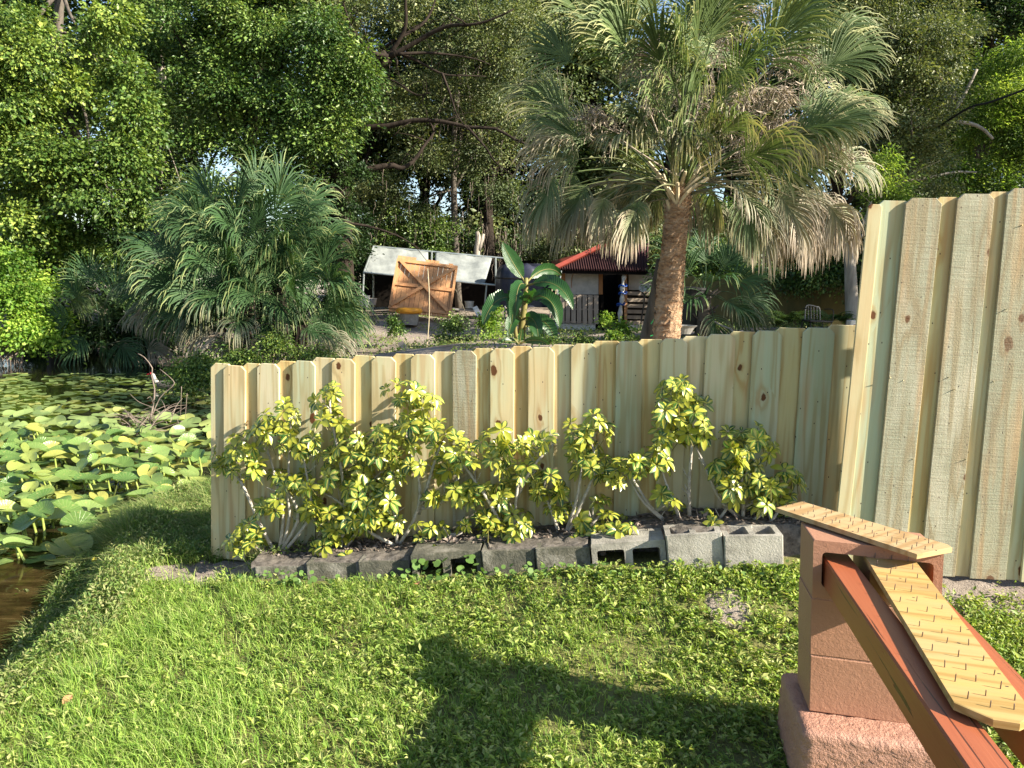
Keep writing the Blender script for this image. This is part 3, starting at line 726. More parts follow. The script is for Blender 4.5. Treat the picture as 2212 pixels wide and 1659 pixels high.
for i, (x0, x1, yl, yr, face, lab) in enumerate(blk):
    xm = (x0+x1)/2; Yf = fenceY(xm)-0.40 if i < 7 else fenceY(xm)-.44
    tl, tr = at(x0, yl, Yf), at(x1, yr, Yf-0.03 if i > 3 else Yf-.02)
    L = (tr-tl).length*0.992; d = (tr-tl).normalized(); hh = .195; W = .19
    up = Vector((0, 0, 1)); nrm = up.cross(d).normalized(); up = d.cross(nrm)
    c = (tl+tr)/2 + nrm*W/2 - up*hh/2
    me = block_mesh(L, hh, W, face); me.materials.append(M['block2'] if i >= 6 else M['block'])
    o = link('concrete_block', me); o.matrix_basis = Matrix.Translation(c) @ Matrix((d, nrm, up)).transposed().to_4x4()
    o.matrix_basis = o.matrix_basis @ Matrix.Rotation(R.uniform(-.02, .02), 4, 'Z') @ Matrix.Rotation(R.uniform(-.03, .03), 4, 'X')
    tag(o, lab, 'concrete block', 'concrete blocks edging the planter'); blockobjs.append((c, o))
# soil in the bed
xs = np.linspace(-1.46, 1.60, 160); ys = np.concatenate([[0], np.linspace(0, 1, 9)])
SX, SY = np.meshgrid(xs, ys)
def _front(x):
    f = np.where(x < 1.15, .372, .25)
    for k in (3, 6):
        c = blockobjs[k][0]; f = np.where(np.abs(x-c.x) < .21, .205, f)
    return f
yy = fence_line_y(SX) - _front(SX)*(1-SY) - .01*SY
tops = np.interp(SX, [c.x for c, o in blockobjs], [c.z+.0995 for c, o in blockobjs])
SZ = tops + np.abs(rng.normal(0, .005, SX.shape)) - 0.05*sm((-SX-1.45)/.15)
yy[0] = yy[1]-.001; SZ[0] -= .26
si = np.arange(SX.size).reshape(SX.shape); sq = np.stack([si[:-1, :-1].ravel(), si[:-1, 1:].ravel(), si[1:, 1:].ravel(), si[1:, :-1].ravel()], 1)
tag(link('bed_soil', np_mesh('bed_soil', np.stack([SX, yy, SZ], -1).reshape(-1, 3), [sq], M['soil'], smooth=True)), kind='structure')
# leaf litter on the soil and dollarweed at the foot of the blocks
n = 1500; x = rng.uniform(-1.42, 1.7, n); y = fence_line_y(x)-rng.uniform(.03, .25, n)
z = np.interp(x, [c.x for c, o in blockobjs], [c.z+.106 for c, o in blockobjs])
V, F = leafcloud(np.stack([x, y, z], 1), rng.normal(0, 1, (n, 3))*[1, 1, .4], rng.normal(0, .4, (n, 3))+[0, 0, 1], rng.uniform(.015, .05, n), rng.uniform(.008, .02, n))
tag(link('leaf_litter', np_mesh('leaf_litter', V, F, M['twig'])), 'dry leaf litter on the planter soil', 'litter', kind='stuff')
def rounds(n, xr, yoff, size, zr):
    x = rng.uniform(*xr, n); y = fence_line_y(x)-rng.uniform(*yoff, n); z = H(x, y)+rng.uniform(*zr, n)
    k = 8; a = np.arange(k)/k*2*math.pi
    nrm = norm(rng.normal(0, .45, (n, 3))+[0, -.35, 1]); u = norm(np.cross(nrm, rng.normal(0, 1, (n, 3)))); v = np.cross(nrm, u)
    r = rng.uniform(*size, n)[:, None, None]
    V = np.stack([x, y, z], 1)[:, None, :] + r*(u[:, None, :]*np.cos(a)[None, :, None]+v[:, None, :]*np.sin(a)[None, :, None])
    i = np.arange(n)[:, None]*k
    return V.reshape(-1, 3), [i+np.arange(k)]
V1, F1a = rounds(200, (-1.55, .3), (.42, .54), (.009, .018), (.01, .07)); V2, F2a = rounds(120, (0.3, 1.75), (.44, .58), (.008, .014), (.01, .05))
V3, F3a = rounds(22, (-.62, -.12), (.38, .48), (.016, .027), (.03, .12))
Vs = np.concatenate([V1, V2, V3]); Fs = np.concatenate([F1a[0], F2a[0]+len(V1), F3a[0]+len(V1)+len(V2)])
tag(link('pennywort', np_mesh('pennywort', Vs, [Fs], leaf_mat('pennywort_leaf', [(0.09, 0.17, 0.04), (0.15, 0.25, 0.06), (0.12, 0.2, 0.05)], .4, .2))), 'round-leaved pennywort growing along the foot of the blocks', 'weeds', kind='stuff')
# weeds at the right end of the blocks
n = 9000; x = rng.normal(1.35, .30, n); y = fence_line_y(x)-.50-np.abs(rng.normal(0, .10, n)); k = rng.random(n) < .5
x, y = x[k], y[k]; n = len(x)
V, F = leafcloud(np.stack([x, y, H(x, y)+rng.uniform(0, .09, n)*pnoise(x, y, 9)], 1), rng.normal(0, 1, (n, 3))+[0, 0, .4], rng.normal(0, .5, (n, 3))+[0, 0, 1], rng.uniform(.012, .03, n), rng.uniform(.008, .016, n))
tag(link('edge_weeds', np_mesh('edge_weeds', V, F, M['weed'])), 'leafy weeds bunched below the right-hand blocks', 'weeds', kind='stuff')
# right margin: patchy weeds below the tall fence
x, y = scatter(60000, 1.6, 3.6, 2.3, 3.6, lambda x, y: (pnoise(x, y, 4.2) > .47) & (y < 3.52) & (rng.random(x.shape) < 1.15-1.1*sandmask(x, y))); n = len(x)
V, F = leafcloud(np.stack([x, y, H(x, y)+rng.uniform(0, .05, n)], 1), rng.normal(0, 1, (n, 3))+[0, 0, .3], rng.normal(0, .5, (n, 3))+[0, 0, 1], rng.uniform(.012, .028, n), rng.uniform(.006, .013, n))
tag(link('fence_weeds', np_mesh('fence_weeds', V, F, M['weed'])), 'patchy weeds on the sandy strip below the tall fence', 'weeds', kind='stuff')
# rubble and single fallen leaves
for i, (px, py, s, lab) in enumerate([(1712, 1190, .045, 'pale rubble lump beside the right end block'), (1722, 1215, .028, 'small pale rubble lump below the right end block'), (1300, 1243, .022, 'rubble bit under the pale block with open holes')]):
    p = onz(px, py, .20 if px > 1500 else .14); m = MB(); V = []
    me = bpy.data.meshes.new('rubble'); bm = bmesh.new(); bmesh.ops.create_icosphere(bm, subdivisions=3, radius=s)
    for v in bm.verts: v.co = v.co*(1+.25*math.sin(v.co.x*90+i)*math.cos(v.co.y*70)) ; v.co.z *= .7
    bm.to_mesh(me); bm.free(); me.materials.append(M['rock']); o = link('rubble', me); o.location = (p.x, p.y, float(H(p.x, p.y))+s*.3); tag(o, lab, 'rubble', 'rubble lumps')
for i, (px, py, lab) in enumerate([(1358, 1245, 'orange dead leaf below the pale block with open holes'), (178, 1735//1, 'tan dead leaf lying in the lawn at the lower left'), (905, 1283, 'brown dead leaf on the lawn below the left block with holes')]):
    if i == 1: px, py = 157, 1500
    p = onz(px, py, 0.1 if i != 1 else 0); z = float(H(p.x, p.y))+.05; m = MB(); L = .05; V = []; F_ = []
    for k in range(7):
        u = k/6; ww = math.sin(u*math.pi)**.7*.016+.001; V += [(u*L, -ww, .008*math.sin(u*3)+.006), (u*L, 0, .01*math.sin(u*3)), (u*L, ww, .008*math.sin(u*3)+.006)]
        if k: b = (k-1)*3; F_ += [(b, b+3, b+4, b+1), (b+1, b+4, b+5, b+2)]
    m.add(V, F_); o = m.build('dead_leaf', M['deadleaf']); o.location = (p.x, p.y, z); o.rotation_euler = (R.uniform(-.3, .3), R.uniform(-.3, .3), R.uniform(0, 6)); tag(o, lab, 'leaf', 'dead leaves on the lawn')

# ---------------------------------------------------------------- variegated shrubs
def leaflet_template(ns=6):
    V, E = [], []
    for i in range(ns+1):
        t = i/ns; wv = (math.sin(math.pi*min(t**.85, 1))**.75)*(0.65+.55*t) if 0 < t < 1 else 0.03
        z = -0.28*t*t
        V += [(t, -wv*.5, z+.05*wv), (t, 0, z-.03), (t, wv*.5, z+.05*wv)]; E += [1.0, 0.0, 1.0]
    F = []
    for i in range(ns):
        b = i*3; F += [(b, b+3, b+4, b+1), (b+1, b+4, b+5, b+2)]
    return np.array(V), np.array(E), np.array(F)
LT, LE, LF = leaflet_template()
def rosettes(cs, axes, sizes):
    Vs, Fs, Es, o = [], [], [], 0
    for c, ax, s in zip(cs, axes, sizes):
        ax = norm(ax); u = norm(np.cross(ax, rng.normal(0, 1, 3))); v = np.cross(ax, u)
        k = rng.integers(6, 9); a0 = rng.uniform(0, 6.28); el = rng.uniform(0.0, 0.65)
        for j in range(k):
            a = a0+6.283*j/k+rng.normal(0, .10)
            e = el+rng.normal(0, .15)
            d = (u*math.cos(a)+v*math.sin(a))*math.cos(e)+ax*math.sin(e)
            nn = -(u*math.cos(a)+v*math.sin(a))*math.sin(e)+ax*math.cos(e)
            sd = np.cross(nn, d); L = s*rng.uniform(.8, 1.12); wd = L*.60
            # droop with gravity
            V = c + d*(LT[:, :1]*L+.008) + sd*(LT[:, 1:2]*wd) + nn*(LT[:, 2:]*L)
            V[:, 2] -= 0.20*L*LT[:, 0]**2
            Vs.append(V); Fs.append(LF+o); Es.append(LE); o += len(V)
    return np.concatenate(Vs), np.concatenate(Fs), np.concatenate(Es)
shrubs = [
 ('leftmost yellow-green variegated shrub, low and leaning left at the fence end', 1.0,
  [(480,985,26),(520,1000,38),(500,965,22),(590,930,45),(560,945,32),(622,893,30),(650,965,36),(640,1030,36),(600,1040,26),(515,1155,32),(555,1172,30),(600,1090,22),(565,1100,26),(540,1128,20),(615,925,26),(545,1010,20),(480,1010,16)],
  [[(600,1205),(560,1130),(530,1060),(505,1020),(470,1000)],[(600,1205),(612,1120),(600,1050),(578,970)],[(600,1200),(645,1120),(620,1060),(605,1040)],[(610,1195),(640,1160),(672,1110),(665,1040),(650,960)],[(600,1205),(565,1192),(528,1160)],[(605,1200),(625,1120),(622,1060),(628,905)]], (600,1205)),
 ('variegated shrub with a tall narrow shoot, second from the left', 1.0,
  [(715,835,26),(708,868,30),(735,905,24),(700,900,20),(745,950,42),(720,1000,42),(775,1000,38),(800,960,32),(690,1070,34),(760,1080,46),(805,1070,42),(825,1110,44),(740,1130,40),(680,1115,34),(700,1170,34),(732,1200,30),(825,1140,32),(770,1040,34),(660,1085,26),(790,1130,36)],
  [[(880,1190),(800,1150),(740,1090),(690,1060)],[(735,1195),(745,1100),(735,1000),(715,900),(712,850)],[(740,1190),(790,1120),(800,1050),(790,970)]], (740,1195)),
 ('big bushy variegated shrub above the left block with holes', 1.0,
  [(880,850,36),(850,850,24),(915,865,28),(875,900,36),(850,960,36),(905,940,38),(885,1000,36),(945,940,36),(980,955,32),(960,1000,36),(1000,990,30),(910,1150,26),(945,1165,30),(975,1080,28),(925,1060,24),(840,1020,28),(1000,1060,20),(830,940,24)],
  [[(850,1195),(900,1110),(905,1040),(882,960),(870,900)],[(905,1110),(935,1010),(952,960)],[(900,1192),(960,1165),(1000,1150),(945,1160)],[(905,1100),(960,1080),(1000,1010)],[(860,1190),(850,1090),(845,1000)]], (860,1195)),
 ('upright variegated shrub in the middle of the planter', 1.0,
  [(1058,945,28),(1105,945,30),(1085,930,24),(1150,960,28),(1185,948,16),(1070,1000,30),(1110,1020,28),(1100,1070,38),(1060,1080,34),(1120,1130,38),(1080,1150,42),(1055,1120,30),(1130,1182,26),(1090,1185,26),(1018,1060,30),(1020,1130,26),(1140,1000,18)],
  [[(1110,1190),(1113,1100),(1118,1020),(1095,960)],[(1108,1190),(1065,1100),(1020,1030),(980,980)],[(1114,1080),(1150,1010),(1205,950)]], (1110,1190)),
 ('variegated shrub with dark green lower leaves over the pale open block', 1.0,
  [(1272,912,28),(1245,932,24),(1258,962,32),(1292,935,26),(1275,1000,34),(1240,985,22),(1310,1010,34),(1350,1005,28),(1330,1032,24),(1188,1045,36),(1170,1080,26),(1158,1040,24),(1200,1100,26),(1230,1110,28),(1290,1112,42),(1322,1132,34),(1345,1160,34),(1300,1172,38),(1250,1172,24)],
  [[(1215,1175),(1255,1090),(1285,1010),(1272,930)],[(1215,1175),(1190,1100),(1172,1060)],[(1245,1172),(1280,1130),(1300,1110)],[(1215,1170),(1245,1080),(1262,970)]], (1220,1175)),
 ('tall thin-stemmed variegated shrub with a round leafy ball on top', 1.0,
  [(1460,850,36),(1490,880,40),(1442,890,32),(1502,912,38),(1450,930,34),(1530,935,24),(1480,832,24),(1430,952,16),(1370,1000,20),(1400,990,26),(1422,1000,24),(1385,1018,18),(1440,1068,18),(1450,1092,16)],
  [[(1492,1155),(1488,1060),(1494,960),(1490,925)],[(1472,1155),(1410,1100),(1370,1040),(1345,1000)],[(1470,1150),(1395,1090),(1352,1020)],[(1482,1150),(1452,1080),(1425,1005)],[(1640,1150),(1560,1085),(1520,1000),(1495,950)]], (1485,1155)),
 ('bushy variegated shrub at the right end, over the end block', 1.0,
  [(1590,960,36),(1620,950,38),(1660,955,28),(1572,1000,36),(1620,1010,42),(1592,1050,36),(1640,1060,42),(1680,1042,34),(1700,1035,28),(1562,1035,28),(1700,1080,22),(1690,1112,20),(1528,1118,14),(1552,1130,14)],
  [[(1602,1155),(1606,1090),(1602,1020),(1610,960)],[(1602,1140),(1640,1115),(1690,1080)],[(1530,1150),(1562,1110),(1592,1060)],[(1640,1150),(1670,1120),(1690,1090)]], (1602,1155)),
]
for si_, (lab, dens, blobs, stems, base) in enumerate(shrubs):
    bY = fenceY(base[0])-.15; bp = at(base[0], base[1], bY)
    root = empty('variegated_shrub', bp, lab, 'shrub', 'variegated shrubs in the planter')
    cs, ax, sz = [], [], []
    for (px, py, r) in blobs:
        n = max(2, int((r/13.0)**2*1.05*dens))
        for k in range(n):
            a = R.uniform(0, 6.28); q_ = math.sqrt(R.random())*r*.90
            x_, y_ = px+q_*math.cos(a), py+q_*math.sin(a)
            dep = R.uniform(0.07, 0.32)
            c = at(x_, y_, fenceY(px)-dep); cs.append(np.array(c))
            out = np.array([math.cos(a)*q_/r*.8+R.uniform(-.3, .3), -R.uniform(0.15, 1.1), R.uniform(.1, 1.0)-math.sin(a)*q_/r*.5]); ax.append(out)
            sz.append(R.uniform(.036, .066))
    V, F_, E = rosettes(cs, ax, sz)
    m = MB()
    for c in cs:    # leaf stalks
        c = Vector(c); e = c+Vector((R.uniform(-.04, .04), R.uniform(0, .05), -R.uniform(.03, .09))); m.tube([e, c], [.0025, .0018], 4, cap=False)
    nv_ = len(V); V = np.concatenate([V, np.array([tuple(v_) for v_ in m.v])]); E = np.concatenate([E, np.zeros(len(m.v))])
    link('foliage', np_mesh('foliage', V, [F_, np.array(m.f)+nv_], [M['scheff'], M['banstem']], midx=[0]*len(F_)+[1]*len(m.f), attrs={'edge': E}, smooth=True), root)
    for st in stems:
        pts = []
        for k, (px, py) in enumerate(st):
            u = k/(len(st)-1); pts.append(at(px, py, fenceY(px)-.14-.05*math.sin(u*3)))
        pts = spline(pts, 10); rr = [.012-.007*k/10 for k in range(11)]
        m = MB(); m.tube(pts, rr, 8)
        # side twigs
        for k in range(4):
            i_ = R.randint(3, 9); p = pts[i_]; m.tube([p, p+Vector((R.uniform(-.07, .07), R.uniform(-.05, .03), R.uniform(.02, .09)))], [.004, .002], 5)
        m.build('stem', M['stem'], root, smooth=True)

# ---------------------------------------------------------------- painted block pier with two beams and nail boards
yaw = math.radians(-9.6)     # turn so the long face looks a little to the left
A = at(1757, 1166, 2.35)
u = Vector((math.cos(yaw), math.sin(yaw), 0)); v = Vector((-math.sin(yaw), math.cos(yaw), 0)); up = Vector((0, 0, 1))
tilt = Matrix.Rotation(math.radians(1.2), 3, v)     # the pier leans a touch
PL, PD, PH = 0.396, 0.196, 0.196
pier = empty('block_pier', (A.x+.2, A.y+.1, float(H(A.x+.2, A.y))), 'terracotta painted block pier in the right foreground', 'bench pier')
rot = (tilt @ Matrix((u, v, up)).transposed())
bu, bv, bw = rot @ Vector((1, 0, 0)), rot @ Vector((0, 1, 0)), rot @ Vector((0, 0, 1))
bw = (bw - bu*.075).normalized(); rot = Matrix((bu, bv, bw)).transposed()    # out of plumb, as it was stacked
for k in range(3):
    c = A + bu*PL/2 + bv*PD/2 - bw*(PH/2+k*0.2005)
    mw = Matrix.Translation(c + bu*R.uniform(-.002, .002)) @ rot.to_4x4()
    if k == 0:
        # top block is laid on its side: two openings take the beams
        me = block_mesh(PL, PH, PD, 'front'); me.materials.append(M['terracotta']); me.transform(mw); link('block', me, pier)
    else:
        m = MB(); m.box((0, 0, 0), (PL, PD, PH-.001), chamfer=.0025); me = m.mesh('block', M['terracotta']); me.transform(mw); link('block', me, pier)
m = MB()
for k in (0, 1):   # mortar beads between the courses
    cc = A + bu*PL/2+bv*PD/2-bw*(PH+.0022+k*.2005); m.box(cc, (PL-.004, PD-.004, .006), rot)
m.build('mortar', M['footing'], pier)
fb = bmesh.new(); bmesh.ops.create_cube(fb, size=1)
bmesh.ops.subdivide_edges(fb, edges=fb.edges, cuts=22, use_grid_fill=True)
FW, FD, FH = .48, .40, .24
for vv in fb.verts:
    p = vv.co; ex = [abs(abs(p[i])-.5) < .001 for i in range(3)]
    p.x *= FW; p.y *= FD; p.z *= FH
    # round the arrises and roughen the cast surface
    q_ = Vector((max(abs(p.x)-(FW/2-.022), 0), max(abs(p.y)-(FD/2-.022), 0), max(abs(p.z)-(FH/2-.022), 0)))
    if q_.length > .022:
        s_ = .022/q_.length
        p.x = math.copysign(min(abs(p.x), FW/2-.022)+q_.x*s_, p.x); p.y = math.copysign(min(abs(p.y), FD/2-.022)+q_.y*s_, p.y); p.z = math.copysign(min(abs(p.z), FH/2-.022)+q_.z*s_, p.z)
    nz = .0035*math.sin(p.x*150+p.y*90)*math.sin(p.z*130+p.x*60)+R.uniform(-.0025, .0025)
    p += p.normalized()*nz
fm = bpy.data.meshes.new('footing'); fb.to_mesh(fm); fb.free(); fm.materials.append(M['footing'])
fc = A + bu*(PL/2+.0) + bv*(PD/2-.02) - bw*(.2005*2+PH+.001) - Vector((0, 0, FH/2))
fo = link('footing', fm, pier, Matrix.Translation(fc) @ Matrix.Rotation(yaw, 4, 'Z')); fm.polygons.foreach_set('use_smooth', [True]*len(fm.polygons))
# beams through the openings, running level towards the viewer
BD = Vector((-math.sin(math.radians(9.6)), -math.cos(math.radians(9.6)), 0))
def beamobj(off, lab, zt, skew=0.0, L=2.2):
    start = A + bu*off + bv*(PD*.85); start.z = (A - bw*0).z - zt
    d = Matrix.Rotation(skew, 3, 'Z') @ BD
    m = MB(); S = .092; ch = .005
    prof = [(-S/2+ch, -S/2), (S/2-ch, -S/2), (S/2, -S/2+ch), (S/2, S/2-ch), (S/2-ch, S/2), (-S/2+ch, S/2), (-S/2, S/2-ch), (-S/2, -S/2+ch)]
    V = []; F_ = []
    for i in range(2):
        for (a, b) in prof: V.append((i*L, a, b))
    F_ = [(i, (i+1) % 8, 8+(i+1) % 8, 8+i) for i in range(8)]+[tuple(reversed(range(8))), tuple(range(8, 16))]
    m.add(V, F_); sd = Vector((0, 0, 1)).cross(d)
    mw = Matrix.Translation(start) @ Matrix((d, sd, d.cross(sd))).transposed().to_4x4()
    o = m.build('beam', M['beam']); o.matrix_basis = mw
    tag(o, lab, 'beam', 'stained beams on the pier'); return start, d
b1, bd1 = beamobj(.092, 'reddish-brown wooden beam on the left, shading the pier front', .114)
b2, bd2 = beamobj(.276, 'reddish-brown wooden beam on the right, beside the sandy strip', .114)
BT = b1.z + .046
def nailboard(corners, th, zoff_fn, lab, name, mat, nails, nl):
    """corners: outline points in world space on the underside, counter-clockwise; nails in bilinear coordinates"""
    P_ = [Vector(c) for c in corners]; c0 = sum(P_, Vector())/len(P_)
    ax = (P_[-1]-P_[0]); e1 = (P_[1]-P_[0]).normalized(); nr = e1.cross(P_[2]-P_[0]).normalized()
    if nr.z < 0: nr = -nr
    e2 = nr.cross(e1)
    # local frame like the pickets: x across, z along, y = -normal
    Rm = Matrix((-e2, -nr, e1)).transposed() if (-e2).cross(-nr).dot(e1) > 0 else Matrix((e2, -nr, e1)).transposed()
    mw = Matrix.Translation(c0) @ Rm.to_4x4(); inv = mw.inverted()
    L = [inv @ p for p in P_]; n = len(L)
    V = [(p.x, 0, p.z) for p in L]+[(p.x, -th+.0012, p.z) for p in L]+[(p.x*.985, -th, p.z*.996) for p in L]
    root = empty(name, c0, lab, 'nail board', 'picket offcuts studded with nails')
    m = MB(); F_ = [tuple(range(n)), tuple(reversed(range(2*n, 3*n)))]
    for r in (0, n): F_ += [(r+i, r+n+i, r+n+(i+1) % n, r+(i+1) % n) for i in range(n)]
    m.add(V, F_)
    me = m.mesh('board', mat); bm = bmesh.new(); bm.from_mesh(me); bmesh.ops.recalc_face_normals(bm, faces=bm.faces); bm.to_mesh(me); bm.free()
    link('board', me, root, mw)
    nm = MB(); nm.tube([(0, 0, -.004), (0, 0, .86), (0, 0, 1.0)], [.0013, .0012, .0002], 6)
    nme = nm.mesh('nail', M['nail'])
    for q in nails:
        p = q + nr*th; h = nl*R.uniform(.75, 1.15)
        t = (nr + Vector((R.uniform(-.07, .07), R.uniform(-.07, .07), 0))).normalized()
        s_ = t.to_track_quat('Z', 'Y').to_matrix() @ Matrix.Diagonal((1, 1, h))
        link('nail', nme, root, Matrix.Translation(p) @ s_.to_4x4())
def c3(x, y): return ((1900+x/2.3045)/1.1573, (1200+y/2.3045)/1.1573)
zt = (A + bu*.2 + bv*.05).z + .003
def pl(x, y, z, dz=0.0):
    px, py = c3(x, y); return onz(px, py, z)
th1 = .016
# outline of the top board read on its upper face, then dropped by its thickness
cor = [pl(88, 158, zt+.012+th1), pl(240, 122, zt+.012+th1), pl(1085, 372, zt+th1), pl(1108, 388, zt+th1), pl(905, 428, zt+th1), pl(880, 420, zt+th1)]
cor = [c-Vector((0, 0, th1)) for c in cor]
nl1 = [(148,160),(188,146),(252,138),(231,166),(198,182),(275,198),(307,185),(305,162),(310,215),(379,176),(378,213),(361,233),(409,192),(436,232),(415,248),(458,245),(485,209),(519,236),(507,275),(542,218),(533,257),(588,240),(604,280),(564,297),(645,264),(645,305),(654,324),(717,287),(733,318),(757,350),(786,367),(803,302),(827,331),(838,355),(872,395),(901,378),(910,337),(949,398),(970,360),(994,388)]
nailboard(cor, th1, None, 'narrow nail-studded picket offcut lying across the top of the pier', 'nail_board', M['scrap'], [pl(x, y+4, zt+.006+th1)-Vector((0, 0, th1)) for x, y in nl1], .0165)
th2 = .017; zb = BT+.003
cor = [pl(600, 428, zb+th2+.004), pl(890, 458, zb+th2+.004), pl(1545, 1300, zb+th2+.006), pl(1530, 1388, zb+th2+.006), pl(1500, 1402, zb+th2+.006), pl(1345, 1378, zb+th2+.006), pl(1118, 1280, zb+th2+.006)]
cor = [c-Vector((0, 0, th2)) for c in cor]
nl2 = [(661,450),(757,458),(852,470),(672,493),(783,512),(880,515),(750,540),(906,565),(731,580),(838,590),(966,625),(774,635),(870,645),(1016,688),(806,702),(902,700),(1047,745),(848,765),(961,760),(1103,808),(1001,818),(917,845),(1155,878),(1047,885),(933,905),(1075,942),(1201,955),(991,985),(1285,1045),(1141,1022),(1063,1083),(1186,1098),(1347,1128),(1123,1165),(1243,1165),(1384,1208),(1195,1265),(1299,1248),(1467,1275),(1325,1315),(1463,1328)]
nailboard(cor, th2, None, 'broad yellow nail-studded picket offcut laid on the two beams', 'nail_board', M['scrap2'], [pl(x, y, zb+th2+.004)-Vector((0, 0, th2)) for x, y in nl2], .019)

# ---------------------------------------------------------------- water lilies
def pad_mesh(cupv, seed, n=26):
    rr = random.Random(seed); V = [(0, 0, 0)]; T = [0]
    K = 4
    fr_ = .38
    for j in range(1, K+1):
        for i in range(n+1):
            a = fr_/2 + (2*math.pi-fr_)*i/n
            rad = .5*(1-.10*abs(math.sin(a)))*(1+.05*math.cos(a)) * (1+.02*math.sin(5*a+seed))
            edge = min(i, n-i)/n; rad *= (1-.22*math.exp(-edge*22)) if j == K else 1
            r = rad*j/K
            x, y = -r*math.cos(a)*1.12, r*math.sin(a)*.92
            z = cupv*(abs(y)*1.1-.0)*(j/K) + .035*math.sin(a*3+seed)*(j/K)**2 + rr.uniform(-.006, .006)
            V.append((x, y, z)); T.append(a)
    F_ = []
    for i in range(n): F_.append((0, 1+i+1, 1+i))
    for j in range(K-1):
        b = 1+j*(n+1)
        for i in range(n): F_.append((b+i, b+i+1, b+n+1+i+1, b+n+1+i))
    m = MB(); m.add(V, F_, 0, T); me = m.mesh('lily_leaf', M['pad'], smooth=True); return me
padm = [pad_mesh(c, s) for c, s in ((.0, 1), (.05, 2), (.35, 3), (.18, 4), (.5, 5), (-.18, 6))]
stm = MB(); stm.tube([(0, 0, -1), (.03, 0, -.5), (0, 0, 0)], [.010, .009, .007], 6); stmesh = stm.mesh('stem', simple('lily_stem', (0.28, 0.34, 0.08), (0.2, 0.26, 0.06), .4), True)
pts = []
tries = 0
cand = []
while len(pts) < 620 and tries < 120000:
    tries += 1
    px, py = R.uniform(-30, 470), R.uniform(806, 1215)
    p = onz(px, py, WZ+.02)
    s = float(sdf(p.x, p.y))
    if s > -.12: continue
    far = p.y > 9.5
    if 235 < px < 300 and 860 < py < 915 and R.random() < .5: continue
    if pnoise(p.x, p.y, 1.1) < (.33 if far else .24): continue
    size = R.uniform(.15, .27) if not far else R.uniform(.18, .30)
    if any((p.x-q[0])**2 + (p.y-q[1])**2 < ((size+q[2])*(.31 if not far else .42))**2 for q in pts): continue
    pts.append((p.x, p.y, size, px, py))
pts.sort(key=lambda t: t[1])
LAB = ['large raised lily leaf', 'tilted raised lily leaf', 'small flat lily pad', 'big flat lily pad', 'cupped raised lily leaf', 'flat floating lily pad']
restV = MB()
for i, (x, y, s, px, py) in enumerate(pts):
    up_ = (y < 10.5 and R.random() < .56); hgt = R.uniform(.03, .20)*(1 if y < 8 else .6) if up_ else R.uniform(.004, .018)
    mi = R.choice([2, 3, 4, 5]) if up_ else R.choice([0, 0, 1])
    tlt = R.uniform(.08, .55) if up_ else R.uniform(0, .07)
    az_ = R.gauss(-.9, .9) if up_ else R.uniform(0, 6.28)
    rotm = Matrix.Rotation(tlt, 4, Vector((math.cos(az_+1.57), math.sin(az_+1.57), 0))) @ Matrix.Rotation(R.uniform(0, 6.28), 4, 'Z')
    mw = Matrix.Translation((x, y, WZ+.006+hgt)) @ rotm @ Matrix.Diagonal((s, s, s, 1))
    if i >= 295:
        me = padm[mi]; restV.add([mw @ v_.co for v_ in me.vertices], [tuple(p_.vertices) for p_ in me.polygons], 0, [k_ for k_ in [0.0]*len(me.vertices)]); continue
    root = link('lily_pad', padm[mi]); root.matrix_basis = mw
    if up_:
        lab = LAB[0] if s > .27 else (LAB[4] if mi in (2, 4) else LAB[1])
    else: lab = (LAB[3] if s > .28 else LAB[2]) if y > 8.5 else LAB[5]
    zx = 'at the left frame edge' if px < 60 else 'in the left third of the pond' if px < 170 else 'in the middle of the pond' if px < 300 else 'by the dead branch' if py < 960 else 'close to the grassy bank'
    zy = 'nearest rows' if py > 1080 else 'near' if py > 1000 else 'midway out' if py > 930 else 'beyond midway' if py > 880 else 'far out' if py > 840 else 'farthest'
    lab = lab + ', ' + zy + ', ' + zx
    tag(root, lab, 'lily pad', 'water lily pads: ' + lab)
    if up_:
        st = link('stem', stmesh, root, Matrix.Translation((x, y, WZ+hgt)) @ Matrix.Rotation(R.uniform(-.25, .25), 4, 'X') @ Matrix.Diagonal((1, 1, hgt+.12, 1)))
tag(restV.build('lily_pads', M['pad'], smooth=True), 'farthest lily pads merging into a band along the far bank', 'lily pads', kind='stuff')
# three yellow lily buds on stalks near the bank
for i, (px, py, lab) in enumerate([(203, 1262, 'yellow round lily bud on a stalk by the bank'), (322, 1245, 'pale lily bud on a short stalk near the bank edge')]):
    p = onz(px, py, WZ); r_ = empty('lily_bud', p, lab, 'bud', 'lily buds'); m = MB(); m.tube([p-Vector((0, 0, .1)), p+Vector((.01, 0, .16))], .006, 6); m.build('stem', stmesh.materials[0], r_)
    m = MB(); m.lathe(p+Vector((.01, 0, .15)), [(0.001, 0), (.014, .006), (.019, .018), (.015, .03), (.001, .036)], 10); m.build('bud', simple('lily_bud', (.60, .50, .06)), r_, smooth=True)
